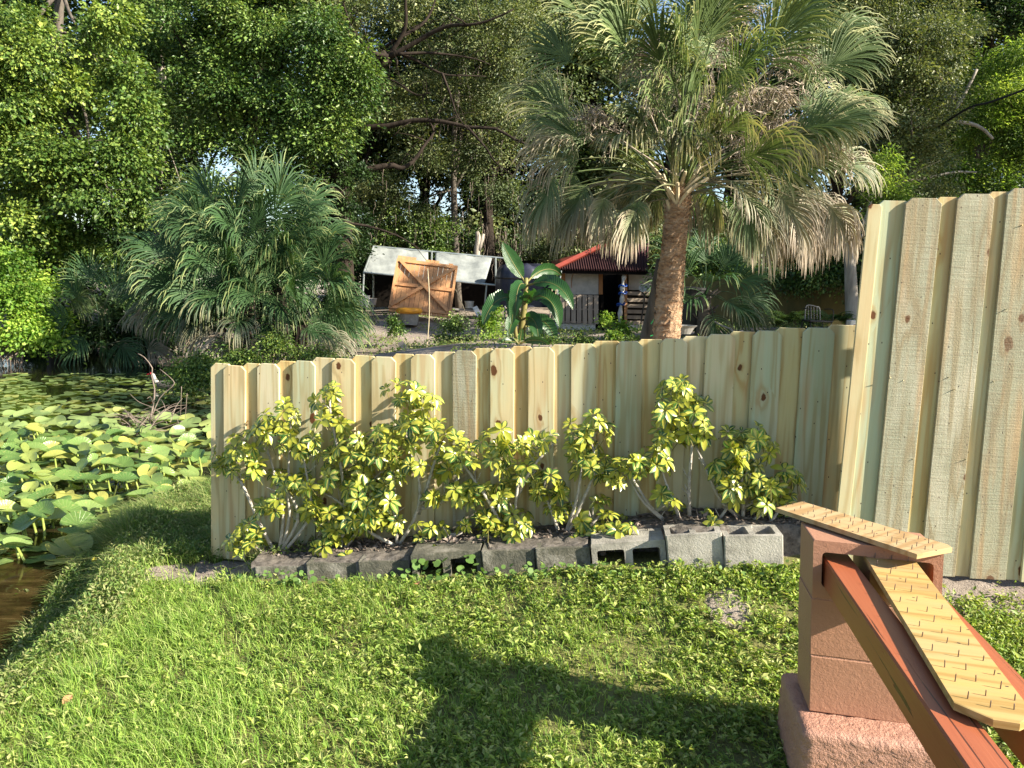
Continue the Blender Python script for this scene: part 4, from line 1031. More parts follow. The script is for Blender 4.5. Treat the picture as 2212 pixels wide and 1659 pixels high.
# dead branch sticking out of the pond
br = empty('dead_branch', onz(318, 925, WZ), 'bare forked dead branch standing out of the lily pond', 'branch')
Yb = onz(318, 925, WZ).y
for k, (pl_, r0) in enumerate([([(318, 935), (330, 880), (334, 840), (327, 812), (329, 795), (312, 772), (298, 764)], .02), ([(322, 915), (345, 860), (372, 835), (374, 822), (345, 797)], .014), ([(310, 940), (285, 905), (262, 880)], .012), ([(325, 920), (360, 905), (400, 880)], .01), ([(330, 880), (300, 868), (280, 850)], .008), ([(392, 835), (390, 900)], .008), ([(404, 850), (400, 905)], .009), ([(320, 930), (350, 925), (395, 910)], .012)]):
    pp = spline([at(a, b, Yb-.05*k) for a, b in pl_], 12); m = MB(); m.tube(pp, [.65*r0*(1-.6*j/12) for j in range(13)], 6); m.build('bough', M['twig'], br, smooth=True)
# tangle of thin twigs at its foot
m = MB()
for k in range(50):
    a = at(R.gauss(335, 34), R.gauss(915, 16), Yb+R.uniform(-.6, .4)); d = Vector((R.uniform(-.4, .4), R.uniform(-.3, .3), R.uniform(-.1, .3))); m.tube(spline([a, a+d*.5+Vector((0, 0, .06)), a+d], 4), [.006, .005, .004, .003, .002], 4)
m.build('twigs', M['twig'], br)
# duck among the pads
Yd = onz(345, 838, WZ).y
dk = empty('duck', onz(352, 838, WZ), 'dark red-faced duck swimming behind the dead branch', 'duck')
def blob(name, chain, mat, parent):
    me = bpy.data.meshes.new(name); me.from_pydata([c[0] for c in chain], [(i, i+1) for i in range(len(chain)-1)], []); me.update()
    o = link(name, me, parent); me.materials.append(mat)
    md = o.modifiers.new('skin', 'SKIN'); o.modifiers.new('sub', 'SUBSURF').levels = 2; o.modifiers['sub'].render_levels = 2
    for i, c in enumerate(chain): me.skin_vertices[0].data[i].radius = (c[1], c[1]) if not isinstance(c[1], tuple) else c[1]
    me.skin_vertices[0].data[0].use_root = True; md.use_smooth_shade = True; return o
b0 = onz(345, 838, WZ)
blob('body', [(b0+Vector((-.06, 0, .05)), (.07, .06)), (b0+Vector((.06, 0, .06)), (.11, .10)), (b0+Vector((.25, .03, .06)), (.11, .09)), (b0+Vector((.42, .05, .07)), (.05, .04)), (b0+Vector((.56, .06, .07)), (.015, .03))], M['feather'], dk)
blob('neck', [(b0+Vector((-.04, 0, .08)), .05), (b0+Vector((-.09, 0, .17)), .034), (b0+Vector((-.11, 0, .235)), .032), (b0+Vector((-.14, 0, .26)), .026)], M['featherpale'], dk)
blob('face', [(b0+Vector((-.135, -.004, .262)), .034), (b0+Vector((-.165, -.006, .250)), .026)], M['redskin'], dk)
blob('bill', [(b0+Vector((-.165, -.006, .248)), (.014, .016)), (b0+Vector((-.225, -.01, .235)), (.006, .013))], M['redskin'], dk)
for sgn in (-1, 1): blob('eye', [(b0+Vector((-.150, sgn*.031, .272)), .006), (b0+Vector((-.151, sgn*.033, .272)), .005)], M['dark'], dk)

# ---------------------------------------------------------------- fan palms
def frond_arrays(apex, hub, L=0.9, nseg=42, droop=0.9, age=0.0, spread=2.2, width=.030, fold=.35, stalkr=.016, seedv=0, axis=None, join=.36, steps=7):
    """costapalmate fan leaf: stalk from apex to hub, then segments spreading from a short curved rib"""
    rr = np.random.default_rng(seedv)
    apex = np.array(apex, float); hub = np.array(hub, float)
    d0 = norm(hub-apex)
    ax = norm((d0 if axis is None else np.array(axis, float)) + np.array([0, 0, -.10]))
    horiz = np.cross(ax, [0, 0, 1]);
    if np.linalg.norm(horiz) < .15: horiz = np.cross(ax, [0.3, 1, 0])
    side = norm(horiz); nrm = np.cross(side, ax)
    pref = np.array([rr.normal(0, .45), -1.0, .55+rr.normal(0, .35)]); pref = pref-ax*(pref@ax); nrm = norm(pref); side = np.cross(ax, nrm)
    roll = rr.normal(0, .25); side, nrm = side*math.cos(roll)+nrm*math.sin(roll), nrm*math.cos(roll)-side*math.sin(roll)
    Vs, Qs, Ts, o = [], [], [], 0
    costa = L*.34
    for k in range(nseg):
        f = k/(nseg-1)*2-1                      # -1..1 across the fan
        th = f*spread*.5*(1+.0)
        a = abs(f)
        root = hub + ax*costa*(1-a)**.8*.9 - nrm*costa*.25*(1-a)**1.5
        d = ax*math.cos(th)+side*math.sin(th)*1.0 + nrm*(fold*(a**1.0)-.12)
        d = norm(d+rr.normal(0, .035, 3))
        ln = L*(1-.28*a)*rr.uniform(.86, 1.06)*(1 if a < .93 else .75)
        t = np.linspace(0, 1, steps)
        P = [root]; dd = d.copy(); tipdrop = droop*rr.uniform(.55, 1.9)
        for i in range(1, steps):
            g = max(t[i]-join, 0)**1.2*tipdrop*9.0/steps
            dd = norm(dd + np.array([0, 0, -1])*g + rr.normal(0, .025, 3)); P.append(P[-1]+dd*ln/(steps-1))
        P = np.array(P)
        tang = norm(np.gradient(P, axis=0)); sd = norm(np.cross(tang, nrm)+.02*side); nn = np.cross(sd, tang)
        # each segment is as wide as the gap to its neighbour until it splits free
        gap = spread/(nseg-1)
        dist = t*ln + .02
        wseg = np.minimum(dist*gap*1.04+.006, width)*np.clip((1.02-t)/.55, .04, 1)**.8
        c = P - nn*(wseg[:, None]*.28); l = P-sd*wseg[:, None]*.5; r = P+sd*wseg[:, None]*.5
        V = np.stack([l, c, r], 1).reshape(-1, 3); i = np.arange(steps-1)[:, None]*3
        Vs.append(V); Qs.append(np.concatenate([i+[0, 1, 4, 3], i+[1, 2, 5, 4]])+o); Ts.append(np.repeat(t, 3)); o += len(V)
    V = np.concatenate(Vs); Q = np.concatenate(Qs); T = np.concatenate(Ts)
    # stalk: gently arched triangular tube
    n = 9; t = np.linspace(0, 1, n); ln = np.linalg.norm(hub-apex)
    S = apex + (hub-apex)*t[:, None]; S[:, 2] += .13*ln*np.sin(t*math.pi)
    # rib on through the blade
    S = np.concatenate([S, [hub+ax*costa*.5-nrm*costa*.07]])
    n += 1; ring = []
    tg = norm(np.gradient(S, axis=0)); s1 = norm(np.cross(tg, [0.1, .05, 1])); s2 = np.cross(s1, tg)
    rad = stalkr*np.linspace(1.3, .45, n)
    for j in range(4):
        a = j*math.pi/2; ring.append(S+(s1*math.cos(a)+s2*math.sin(a)*.6)*rad[:, None])
    RV = np.stack(ring, 1).reshape(-1, 3); i = (np.arange(n-1)*4)[:, None]
    RQ = np.concatenate([i+[j, (j+1) % 4, 4+(j+1) % 4, 4+j] for j in range(4)])+len(V)
    V = np.concatenate([V, RV]); T = np.concatenate([T, np.full(len(RV), .15)]); Q = np.concatenate([Q, RQ])
    return V, Q, T, np.full(len(V), age)
def frond(parent, mat, *a, **k):
    V, Q, T, A_ = frond_arrays(*a, **k)
    return link('frond', np_mesh('frond', V, [Q], mat, attrs={'t': T, 'age': A_}, smooth=False), parent)

PY = 9.6
ap = at(1462, 395, PY)
palm = empty('cabbage_palm', at(1440, 745, PY), 'tall cabbage palm with drooping fan leaves and rough orange-brown trunk', 'palm tree')
# trunk: tapered, scarred by old leaf bases
prof = [(1437, 800, 31), (1439, 735, 31), (1445, 660, 30), (1449, 600, 29), (1455, 540, 27.5), (1460, 480, 26), (1466, 430, 28), (1466, 395, 22)]
pp = spline([at(a, b, PY) for a, b, r in prof], 56); m = MB(); nseg_ = 28; V = []; F_ = []
for i, p in enumerate(pp):
    r = .9*float(np.interp(i/56*7, range(8), [r_ for a, b, r_ in prof]))*PY/FPX
    for k in range(nseg_):
        a = 2*math.pi*k/nseg_
        bp_ = r*(1+.07*((i+ (k % 3)*.5) % 2 < 1) + R.uniform(-.05, .06)); V.append(p+Vector((math.cos(a)*bp_, math.sin(a)*bp_, R.uniform(-.012, .012))))
for i in range(56):
    for k in range(nseg_): F_.append((i*nseg_+k, i*nseg_+(k+1) % nseg_, (i+1)*nseg_+(k+1) % nseg_, (i+1)*nseg_+k))
m.add(V, F_)
# fibrous leaf-base edges
for k in range(520):
    i = R.randint(1, 55); p = pp[i]; r = float(np.interp(i/56*7, range(8), [r_ for a, b, r_ in prof]))*PY/FPX*.925; a = R.uniform(math.pi*.85, math.pi*2.15)
    d = Vector((math.cos(a), math.sin(a), 0)); t = Vector((-math.sin(a), math.cos(a), 0)); w_ = R.uniform(.015, .05); q = p+d*r+Vector((0, 0, R.uniform(-.03, .03)))
    m.add([q-t*w_-Vector((0,0,.012)), q+t*w_-Vector((0,0,.012)), q+t*w_*.7+d*R.uniform(.008, .022)+Vector((0, 0, R.uniform(0, .03))), q-t*w_*.7+d*R.uniform(.008, .022)+Vector((0, 0, R.uniform(.0, .03)))], [(0, 1, 2, 3)])
m.build('trunk', M['palmbark'], palm)
# old leaf stubs at the crown base
m = MB()
for k in range(22):
    a = R.uniform(0, 6.28); b = at(1464, R.uniform(400, 470), PY); d = Vector((math.cos(a), math.sin(a), R.uniform(.5, 1.4))).normalized(); m.tube([b+Vector((math.cos(a), math.sin(a), 0))*.10, b+d*R.uniform(.25, .5)], [.035, .018], 6)
for a, b in [((1462, 440), (1530, 385)), ((1464, 445), (1505, 398)), ((1460, 440), (1418, 380)), ((1458, 430), (1400, 350)), ((1470, 420), (1570, 340))]:
    m.tube(spline([at(*a, PY-.12), at((a[0]+b[0])/2, (a[1]+b[1])/2-6, PY-.2), at(*b, PY-.2)], 6), .022, 6)
m.build('leaf_stubs', M['cane'], palm)
def cp(x, y): return ((1260+x/1.9286)/1.1573, (y/1.9286)/1.1573)
# hub x, hub y (in an enlarged view of the palm), depth offset, blade length, droop, age, spread
hubs = [
 (600,300,-.5,1.05,.55,0,2.1), (560,190,-.2,1.05,.5,0,2.0), (640,130,.1,.95,.5,0,2.0), (700,60,-.3,1.0,.5,0,2.0), (930,270,-.7,1.05,.55,0,2.0), (920,120,.0,1.1,.5,0,2.1), (1060,60,-.2,1.0,.5,0,2),
 (1240,310,-.6,1.1,.6,0,2.0), (1290,190,.1,1.05,.5,0,2.1), (1400,120,-.3,1.0,.55,0,2.2), (1530,200,.2,1.0,.7,0,2.4), (1560,330,-.1,1.0,.7,0,2.4), (1490,620,-.5,1.0,.7,0,2.3), (1440,520,.3,.9,.8,0,2.3),
 (880,500,-1.25,.8,1.1,0,2.4), (830,450,-.9,.8,1.0,0,2.4),
 (280,560,.1,.95,.7,0,2.1), (250,480,.5,.95,.6,0,2.1), (400,680,-.2,1.0,.8,.0,2.0), (630,700,-.9,.85,1.1,0.0,2.2), (380,850,-.3,.95,1.0,.35,2.1), (320,800,.4,.9,.9,.12,2.1),
 (640,930,-.7,.85,1.5,.28,2.4), (450,960,.1,.8,1.5,.55,2.2), (570,1010,.4,.8,1.5,.8,2.2), 
 (1160,770,-.7,.95,1.15,.12,2.3), (1100,830,-.3,.85,1.5,.5,2.3), (1290,790,-.3,1.05,.95,.10,2.1), (1400,800,.2,1.0,1.0,.3,2.1), (1350,900,-.4,.9,1.3,.7,2.2), (1480,880,.0,.9,1.3,.8,2.2), (1560,900,.4,.85,1.4,.9,2.2), (1250,950,.3,.85,1.3,.75,2.2),
 (1000,850,.7,.85,1.2,.1,2.2), (1620,780,.4,.9,1.0,.25,2.2), (1500,760,.5,1.0,.9,.05,2.2), (880,740,-1.0,.75,1.6,.22,2.6), (960,700,-.8,.75,1.5,.3,2.5), (790,760,-.7,.75,1.5,.3,2.3),
 (300,300,.7,1.0,.5,0,2.2), (420,130,.6,1.0,.5,0,2.2), (1150,470,1.1,.9,.9,0,2.3), (700,430,1.1,.9,.9,0,2.3), (1640,480,.6,.9,.9,.0,2.4), (1350,330,.9,1.0,.7,0,2.3), (960,330,1.1,1.0,.6,0,2.3),
 (530,870,.8,.9,1.3,.15,2.3), (240,930,.5,.75,1.5,.8,2.2), (1660,950,.1,.75,1.4,.7,2.2), (1420,980,.3,.75,1.6,.9,2.2)]
hubs += [(250,880,.1,.8,2.0,.25,2.2),(330,940,-.3,.8,2.2,.6,2.3),(430,960,.2,.75,2.2,.8,2.2),(560,980,-.2,.8,2.2,.5,2.3),(180,960,.4,.7,2.0,.8,2.2),
 (1130,930,.1,.8,2.0,.2,2.3),(1220,960,-.4,.85,2.0,.5,2.3),(1320,990,.2,.8,2.2,.8,2.2),(1420,960,-.3,.85,2.0,.85,2.3),(1520,970,.2,.8,2.0,.9,2.2),(1600,950,-.1,.8,2.0,.8,2.2),
 (760,560,-1.0,.8,1.2,0,2.4),(1010,540,-1.1,.8,1.2,0,2.4),(700,640,-.9,.8,1.3,0,2.4),(1060,640,-1.0,.8,1.3,.05,2.4),(860,300,-.9,.9,.8,0,2.2),(760,350,-.6,.9,.8,0,2.2),(1000,200,-.6,.95,.7,0,2.2),(1100,400,-1.0,.85,1.0,0,2.3)]
for k in range(9):
    hubs.append((R.choice([R.uniform(200, 700), R.uniform(1080, 1680)]), R.uniform(640, 960), R.uniform(-.9, 1.0), R.uniform(.75, .95), R.uniform(1.5, 2.2), R.choice([.05, .2, .5, .8]), 2.3))
for k in range(15):
    a = R.uniform(0, 6.28); rr_ = R.uniform(.35, 1.0); x_ = 900+rr_*640*math.cos(a); y_ = 560-rr_*520*math.sin(a)
    if 1080 < x_ < 1330 and 600 < y_ < 780: continue
    if y_ > 1000: y_ = R.uniform(800, 960)
    low = y_ > 640
    hubs.append((x_, y_, R.choice([-.9, .5, .9, 1.2])*R.uniform(.6, 1.1), R.uniform(.8, 1.0), R.uniform(1.1, 1.5) if low else R.uniform(.5, .9), R.choice([.1, .3, .6, .85]) if low else 0, 2.2))
for i, (hx, hy, dY, L, dr, age, spd) in enumerate(hubs):
    hx = 900+(hx-900)*.96; h = at(*cp(hx, hy), PY+dY)
    if hx < 720 and hy > 860: L *= .74
    axd = None
    if hy > 790: q0 = h-ap; axd = norm(np.array(q0)/q0.length*R.uniform(.4, .8)+np.array([R.uniform(-.2, .2), R.uniform(-.2, .2), -R.uniform(.55, .95)])); h = h+Vector((0, 0, -.10))
    frond(palm, M['frond'], ap+Vector((R.uniform(-.1, .1), R.uniform(-.1, .1), R.uniform(-.15, .1)+(.15 if hy < 500 else -.1))), h, L=L*.84, droop=dr, age=min(age+R.uniform(0, .06)*(hy > 500), 1), spread=spd, seedv=100+i, nseg=54, width=.027, axis=axd)
# young spear leaves standing up
for k in range(3):
    p = ap+Vector((R.uniform(-.05, .05), 0, .1)); m = MB(); m.tube(spline([p, p+Vector((R.uniform(-.1, .1), 0, .8)), p+Vector((R.uniform(-.25, .25), 0, 1.7))], 8), [.02*(1-j/9) for j in range(9)], 5); m.build('spear_leaf', M['frond'], palm)
# dry flower sprays
def spray(parent, path, Y, spread_px, n, seedv, down=.5):
    rr = random.Random(seedv); m = MB()
    pts_ = spline([at(a, b, Y) for a, b in path], 14); m.tube(pts_, [.012*(1-j/20) for j in range(15)], 5)
    sc = spread_px*Y/FPX
    VV, P_, D_ = [], [], []
    for k in range(n):
        p = pts_[rr.randint(4, 14)]; d = Vector((rr.gauss(0, 1), rr.gauss(0, .8), rr.gauss(-down, .6))).normalized(); e = p+d*sc*rr.uniform(.3, 1)
        mid = p.lerp(e, .5)+Vector((0, 0, .05)); q_ = spline([p, mid, e-Vector((0, 0, .05))], 4); m.tube(q_, [.0035, .003, .0025, .002, .0012], 3, cap=False)
        for j in range(11):
            u_ = rr.uniform(.2, 1); b_ = p.lerp(e, u_)+Vector((0, 0, .05*math.sin(u_*3)-.05*u_)); P_.append(tuple(b_)); D_.append((rr.gauss(0, 1), rr.gauss(0, 1), rr.gauss(-.7, .7)))
    st = m.mesh('x', M['inflo'])
    P_ = np.array(P_); D_ = np.array(D_); k_ = len(P_)
    V2_, F2_ = leafcloud(P_, D_, rng.normal(0, 1, (k_, 3)), rng.uniform(.05, .12, k_), np.full(k_, .005))
    V1_ = np.array([v_.co[:] for v_ in st.vertices]); q4 = np.array([p_.vertices[:] for p_ in st.polygons if len(p_.vertices) == 4])
    link('flower_stalk', np_mesh('flower_stalk', np.concatenate([V1_, V2_]), [q4, F2_[0]+len(V1_)], M['inflo']), parent)
for i, (pth, dY, sp, n) in enumerate([([(1462, 380), (1400, 230), (1380, 110), (1400, 100)], -.5, 70, 60), ([(1462, 380), (1340, 300), (1290, 240), (1260, 260)], -.3, 60, 40), ([(1465, 380), (1560, 250), (1640, 190), (1700, 210)], -.2, 85, 110), ([(1465, 380), (1600, 220), (1690, 120), (1750, 130)], .3, 80, 70),
                                      ([(1465, 380), (1520, 200), (1580, 60), (1630, 20)], .1, 80, 70), ([(1465, 380), (1480, 250), (1440, 150), (1420, 150)], .2, 60, 60), ([(1465, 385), (1600, 300), (1690, 260), (1760, 300)], .2, 80, 100), ([(1465, 385), (1620, 320), (1780, 300), (1830, 340)], .0, 70, 70)]):
    spray(palm, pth, PY+dY, sp, n, 50+i)

# big clumping palm on the far bank
BY = 15.3
bush = empty('clumping_palm', at(560, 775, BY), 'large dark green clumping fan palm on the far bank, grey dead leaves at its foot', 'palm')
core = [at(540, 640, BY), at(600, 600, BY+.3), at(470, 680, BY-.2), at(650, 680, BY), at(540, 560, BY+.4)]
bh = [(455,430,.3,1.2,.6,0),(560,425,.2,1.2,.6,0),(620,430,.3,1.2,.6,0),(665,450,.4,1.1,.7,0),(500,455,-.4,1.1,.7,0),(590,470,-.6,1.2,.9,0),(430,490,-.2,1.2,.8,0),(385,500,.1,1.1,.7,0),(520,500,-.8,1.1,1.0,0),(640,500,-.5,1.1,.9,0),(700,520,.0,1.1,.9,0),(340,545,-.2,1.1,.7,0),(450,560,-.9,1.1,1.0,0),(560,560,-1.0,1.1,1.1,0),(640,575,-.8,1.1,1.0,0),(720,590,-.3,1.1,1.0,0),
      (300,600,-.1,1.1,.9,.03),(385,610,-.8,1.1,.9,.03),(480,630,-1.2,1.1,1.1,.03),(560,640,-1.3,1.0,1.2,0),(660,650,-1.0,1.1,1.0,0),(730,660,-.4,1.1,1.0,0),(310,660,-.3,.9,1.4,.35),(350,690,-.6,.9,1.5,.6),(430,670,-1.0,1.0,1.3,.35),(440,710,-1.2,.8,1.5,.8),(520,690,-1.4,.9,1.3,.3),(560,735,-1.5,.75,1.6,.95),(500,740,-1.4,.8,1.6,.95),(610,730,-1.4,.8,1.5,.6),(680,715,-1.2,.9,1.3,.15),(730,730,-.9,.9,1.4,.55),(700,745,-.9,.8,1.5,.8),
      (400,450,.7,1.1,.6,0),(700,470,.7,1.0,.6,0),(600,540,-.2,1.1,.9,0),(370,570,.5,1.1,.8,0),(740,620,.5,1.0,.9,0),(480,530,.0,1.1,.9,0),(670,620,.0,1.1,1.0,0),(400,660,.3,1.1,1.0,0),(590,680,-.5,1.0,1.2,0),(550,600,.2,1.1,1.0,0),(755,700,-.1,.9,1.1,0),(455,760,-1.2,.7,1.5,.95),(650,760,-1.3,.6,1.6,.95),(290,630,.4,1,.8,0),(330,610,.3,1,.9,.0),(430,600,.4,1.1,.9,0),(520,590,.5,1.1,.9,0),(620,610,.5,1.1,.9,0),(360,650,.2,1,1.0,.1),(700,680,.4,1,1.,0)]
for k in range(45):
    a = R.uniform(-.35, 3.5); q_ = R.uniform(.25, 1.0); x_ = 530+215*q_*math.cos(a); y_ = 690-235*q_*max(math.sin(a), -.2)
    low = y_ > 660; bh.append((x_, y_, R.uniform(-1.3, .3)*(1.2-q_*.5), 1.05, R.uniform(.9, 1.4), (R.choice([0, .1, .4, .85]) if low else 0)))
for i, (hx, hy, dY, L, dr, age) in enumerate(bh):
    c = R.choice(core); hx = 522+(hx-522)*.86; hy = 640+(hy-640)*.94; frond(bush, M['frondlow'], c+Vector((0, 0, -.3)), at(hx, hy, BY+dY), L=L*.86, droop=dr*1.0, age=age, spread=2.4, seedv=300+i, nseg=38, width=.036, stalkr=.014, steps=6)
m = MB()
for c in core: m.tube([c-Vector((0, 0, 2.4)), c-Vector((0, 0, .9)), c-Vector((0, 0, .2))], [.20, .22, .14], 9)
m.build('trunk', M['bark'], bush)
def small_palm(name, lab, cat_, base, core_, hubs_, Y, L, mat, trunk=None, grp=None):
    o = empty(name, at(*base, Y), lab, cat_, grp); c = at(*core_, Y)
    for i, (hx, hy, dY, dr, age) in enumerate(hubs_): frond(o, mat, c, at(hx, hy, Y+dY), L=L*R.uniform(.85, 1.1), droop=dr, age=age, spread=2.5, seedv=int(base[0])*7+i, nseg=26, width=.034, stalkr=.010, steps=6)
    if trunk:
        m = MB(); m.tube([at(*base, Y)-Vector((0, 0, .3)), at(*base, Y), c], trunk, 9)
        for k in range(26):
            z_ = R.random(); p = at(*base, Y).lerp(c, z_); a = R.uniform(0, 6.28); d = Vector((math.cos(a), math.sin(a), .8)).normalized(); m.tube([p, p+d*R.uniform(.15, .32)], [.03, .016], 5)
        m.build('trunk', M['barkmid'], o)
small_palm('palmetto', 'young fan palm with a stubby ragged trunk right of the big palm trunk', 'palm', (1520, 712), (1523, 640), [(1490,590,0,.6,0),(1525,570,.1,.5,0),(1560,585,0,.6,0),(1580,610,-.2,.8,0),(1570,650,-.3,1.0,.1),(1480,625,-.2,.9,0),(1540,610,-.5,.9,0),(1500,640,-.4,1.0,0),(1600,640,.1,.9,0),(1590,670,-.1,1.1,.2),(1540,680,-.3,1.3,.3),(1475,660,.1,1.0,0),(1510,560,.5,.6,0),(1580,560,.4,.6,0)], 13.0, .75, M['frondlow'], [.17, .15, .10])
small_palm('palmetto', 'low palmetto in deep shade between the bright bush and the big clump', 'palm', (215, 745), (215, 700), [(170,640,0,.4,0),(200,620,.2,.4,0),(240,640,.1,.4,0),(150,690,-.2,.6,0),(270,690,0,.7,0),(220,680,-.4,.7,0),(180,730,-.3,1.,0),(255,740,-.3,1.,0),(300,720,.1,1.,.3)], 16.6, .85, M['frondlow'])
small_palm('palmetto', 'single green palmetto fan drooping over the far water edge', 'palm', (230, 770), (232, 745), [(232,748,-.3,1.6,0),(262,752,.2,1.5,.9),(200,745,.1,1.5,.5),(320,752,-.1,1.6,.9)], 16.2, .62, M['frondlow'])
small_palm('palmetto', 'yellow-tipped palmetto fan beside the bright bush at the far left', 'palm', (130, 730), (110, 680), [(150,650,-.1,1.2,.02),(165,665,0,1.0,0),(130,640,.2,.9,0)], 16.8, .7, M['frond'])

# ---------------------------------------------------------------- banana plants
def banana(o, base, dir_, L, wd, bend, twist=0.0, seedv=0, width_curve=None):
    """one blade with its midrib; base, initial direction, droops by bend"""
    rr = random.Random(seedv); P = [Vector(base)]; d = Vector(dir_).normalized(); n = 16; pet = 3
    for i in range(n):
        P.append(P[-1]+d*L/n); d = (d+Vector((0, 0, -1))*bend/n*(.4+1.6*i/n)).normalized()
    V, F_, T = [], [], []
    vw = Vector((0, -1, 0.2))
    for i, p in enumerate(P):
        t = i/n; tg = (P[min(i+1, n)]-P[max(i-1, 0)]).normalized(); sd = tg.cross(vw)
        sd = sd.normalized() if sd.length > .1 else Vector((1, 0, 0)); sd = Matrix.Rotation(twist, 3, tg) @ sd; nn = sd.cross(tg)
        wv = wd*.82*(0.0 if t < .14 else math.sin(math.pi*min((t-.14)/.86, 1)**.8)**.75)*(1+.06*math.sin(i*2.3+seedv))+.012
        for s_, k in ((-1, 1), (-.5, .5), (0, 0), (.5, .5), (1, 1)):
            V.append(p+sd*wv*.5*s_+nn*(wv*.16*k + (rr.uniform(-.02, .02)*wv*3 if k == 1 else 0))); T.append(t+.06*abs(s_))
    for i in range(n):
        for k in range(4):
            if rr.random() < .07 and 4 < i and k in (0, 3): continue    # wind tears
            b = i*5+k; F_.append((b, b+1, b+6, b+5))
    m = MB(); m.add(V, F_, 0, T); m.build('leaf', M['banana'], o, smooth=True)
    m = MB(); m.tube([p-Vector((0, .004, .004)) for p in P], [(.022 if i < 3 else .011)*(1-.85*i/n) for i in range(n+1)], 6); m.build('midrib', M['banstem'], o, smooth=True)
BNY = 14.0
bo = empty('banana_plant', at(1130, 735, BNY), 'dark green banana plant with broad arching leaves between gate and shed', 'banana plant')
m = MB(); m.tube(spline([at(1125, 745, BNY), at(1128, 700, BNY), at(1134, 650, BNY), at(1137, 600, BNY)], 8), [.085, .08, .075, .07, .06, .055, .05, .04, .035], 10); m.tube(spline([at(1118, 745, BNY-.1), at(1112, 700, BNY-.1), at(1120, 670, BNY-.1)], 6), .04, 8); m.build('pseudostem', M['banstem'], bo, smooth=True)
PXM = BNY/FPX
def bl(x0, y0, x1, y1, L, wpx, bend, tw=0, dy=-.2, s=0):
    a = at(x0, y0, BNY); b = at(x1, y1, BNY+dy); banana(bo, a, b-a, L*PXM, wpx*PXM, bend, tw, s)
bl(1136, 612, 1112, 575, 100, 42, -.25, .25, .0, 1)
bl(1137, 610, 1175, 570, 105, 32, 1.6, .4, .2, 2)
bl(1136, 618, 1180, 600, 150, 40, 1.9, -.3, -.3, 3)
bl(1134, 620, 1118, 590, 120, 36, 4.5, .3, -.5, 4)
bl(1132, 652, 1082, 625, 135, 42, 2.6, .3, -.3, 5)
bl(1133, 640, 1110, 615, 110, 38, 4.0, .1, -.5, 11)
bl(1134, 690, 1185, 680, 100, 36, 2.6, -.2, -.2, 12)
bl(1134, 650, 1175, 625, 135, 44, 3.0, -.3, -.3, 6)
bl(1132, 660, 1150, 625, 80, 30, .6, 0, -.4, 7)
bl(1130, 690, 1165, 665, 95, 36, 3.0, .1, -.5, 8)
bl(1128, 690, 1100, 660, 90, 32, 3.2, 0, -.5, 9)
bl(1128, 705, 1170, 700, 80, 30, 2.2, .3, .3, 10)
b2_ = empty('banana_plant', at(1122, 745, 12.6), 'small bright banana sucker just above the fence top', 'banana plant'); BNY2 = 12.6
for i, (x1, y1, L, wpx, bend) in enumerate([(1082, 725, 62, 18, 1.8), (1170, 722, 78, 20, 1.4), (1128, 700, 36, 16, .5)]):
    a = at(1122, 742, BNY2); banana(b2_, a, at(x1, y1, BNY2-.1)-a, L*BNY2/FPX, wpx*BNY2/FPX, bend, .5, 30+i)
m = MB(); m.tube([at(1121, 765, BNY2), at(1122, 738, BNY2)], [.04, .02], 8); m.build('pseudostem', M['banstem'], b2_)

# ---------------------------------------------------------------- things in the far yard
def e1(x, y): return ((880+x/2.6976)/1.1573, (560+y/2.6976)/1.1573)
def A1(x, y, Y): return at(*e1(x, y), Y)
def sheet(name, a, b, c, d, nu, nv, mat, parent, fn=None, thick=0.004):
    """grid between corners a(0,0) b(1,0) c(1,1) d(0,1), pushed along the normal by fn(u,v)"""
    a, b, c, d = map(Vector, (a, b, c, d)); nrm = (b-a).cross(d-a).normalized(); V = []
    for k in (0, 1):
        for j in range(nv+1):
            for i in range(nu+1):
                u_, v_ = i/nu, j/nv; p = a.lerp(b, u_).lerp(d.lerp(c, u_), v_); V.append(p+nrm*((fn(u_, v_) if fn else 0)-k*thick))
    N_ = (nu+1)*(nv+1); F_ = []
    for j in range(nv):
        for i in range(nu):
            q_ = j*(nu+1)+i; F_.append((q_, q_+1, q_+nu+2, q_+nu+1)); F_.append((N_+q_, N_+q_+nu+1, N_+q_+nu+2, N_+q_+1))
    for i in range(nu): F_ += [(i+1, i, N_+i, N_+i+1), (nv*(nu+1)+i, nv*(nu+1)+i+1, N_+nv*(nu+1)+i+1, N_+nv*(nu+1)+i)]
    for j in range(nv): F_ += [(j*(nu+1), (j+1)*(nu+1), N_+(j+1)*(nu+1), N_+j*(nu+1)), ((j+1)*(nu+1)+nu, j*(nu+1)+nu, N_+j*(nu+1)+nu, N_+(j+1)*(nu+1)+nu)]
    m = MB(); m.add(V, F_); return m.build(name, mat, parent, smooth=True)
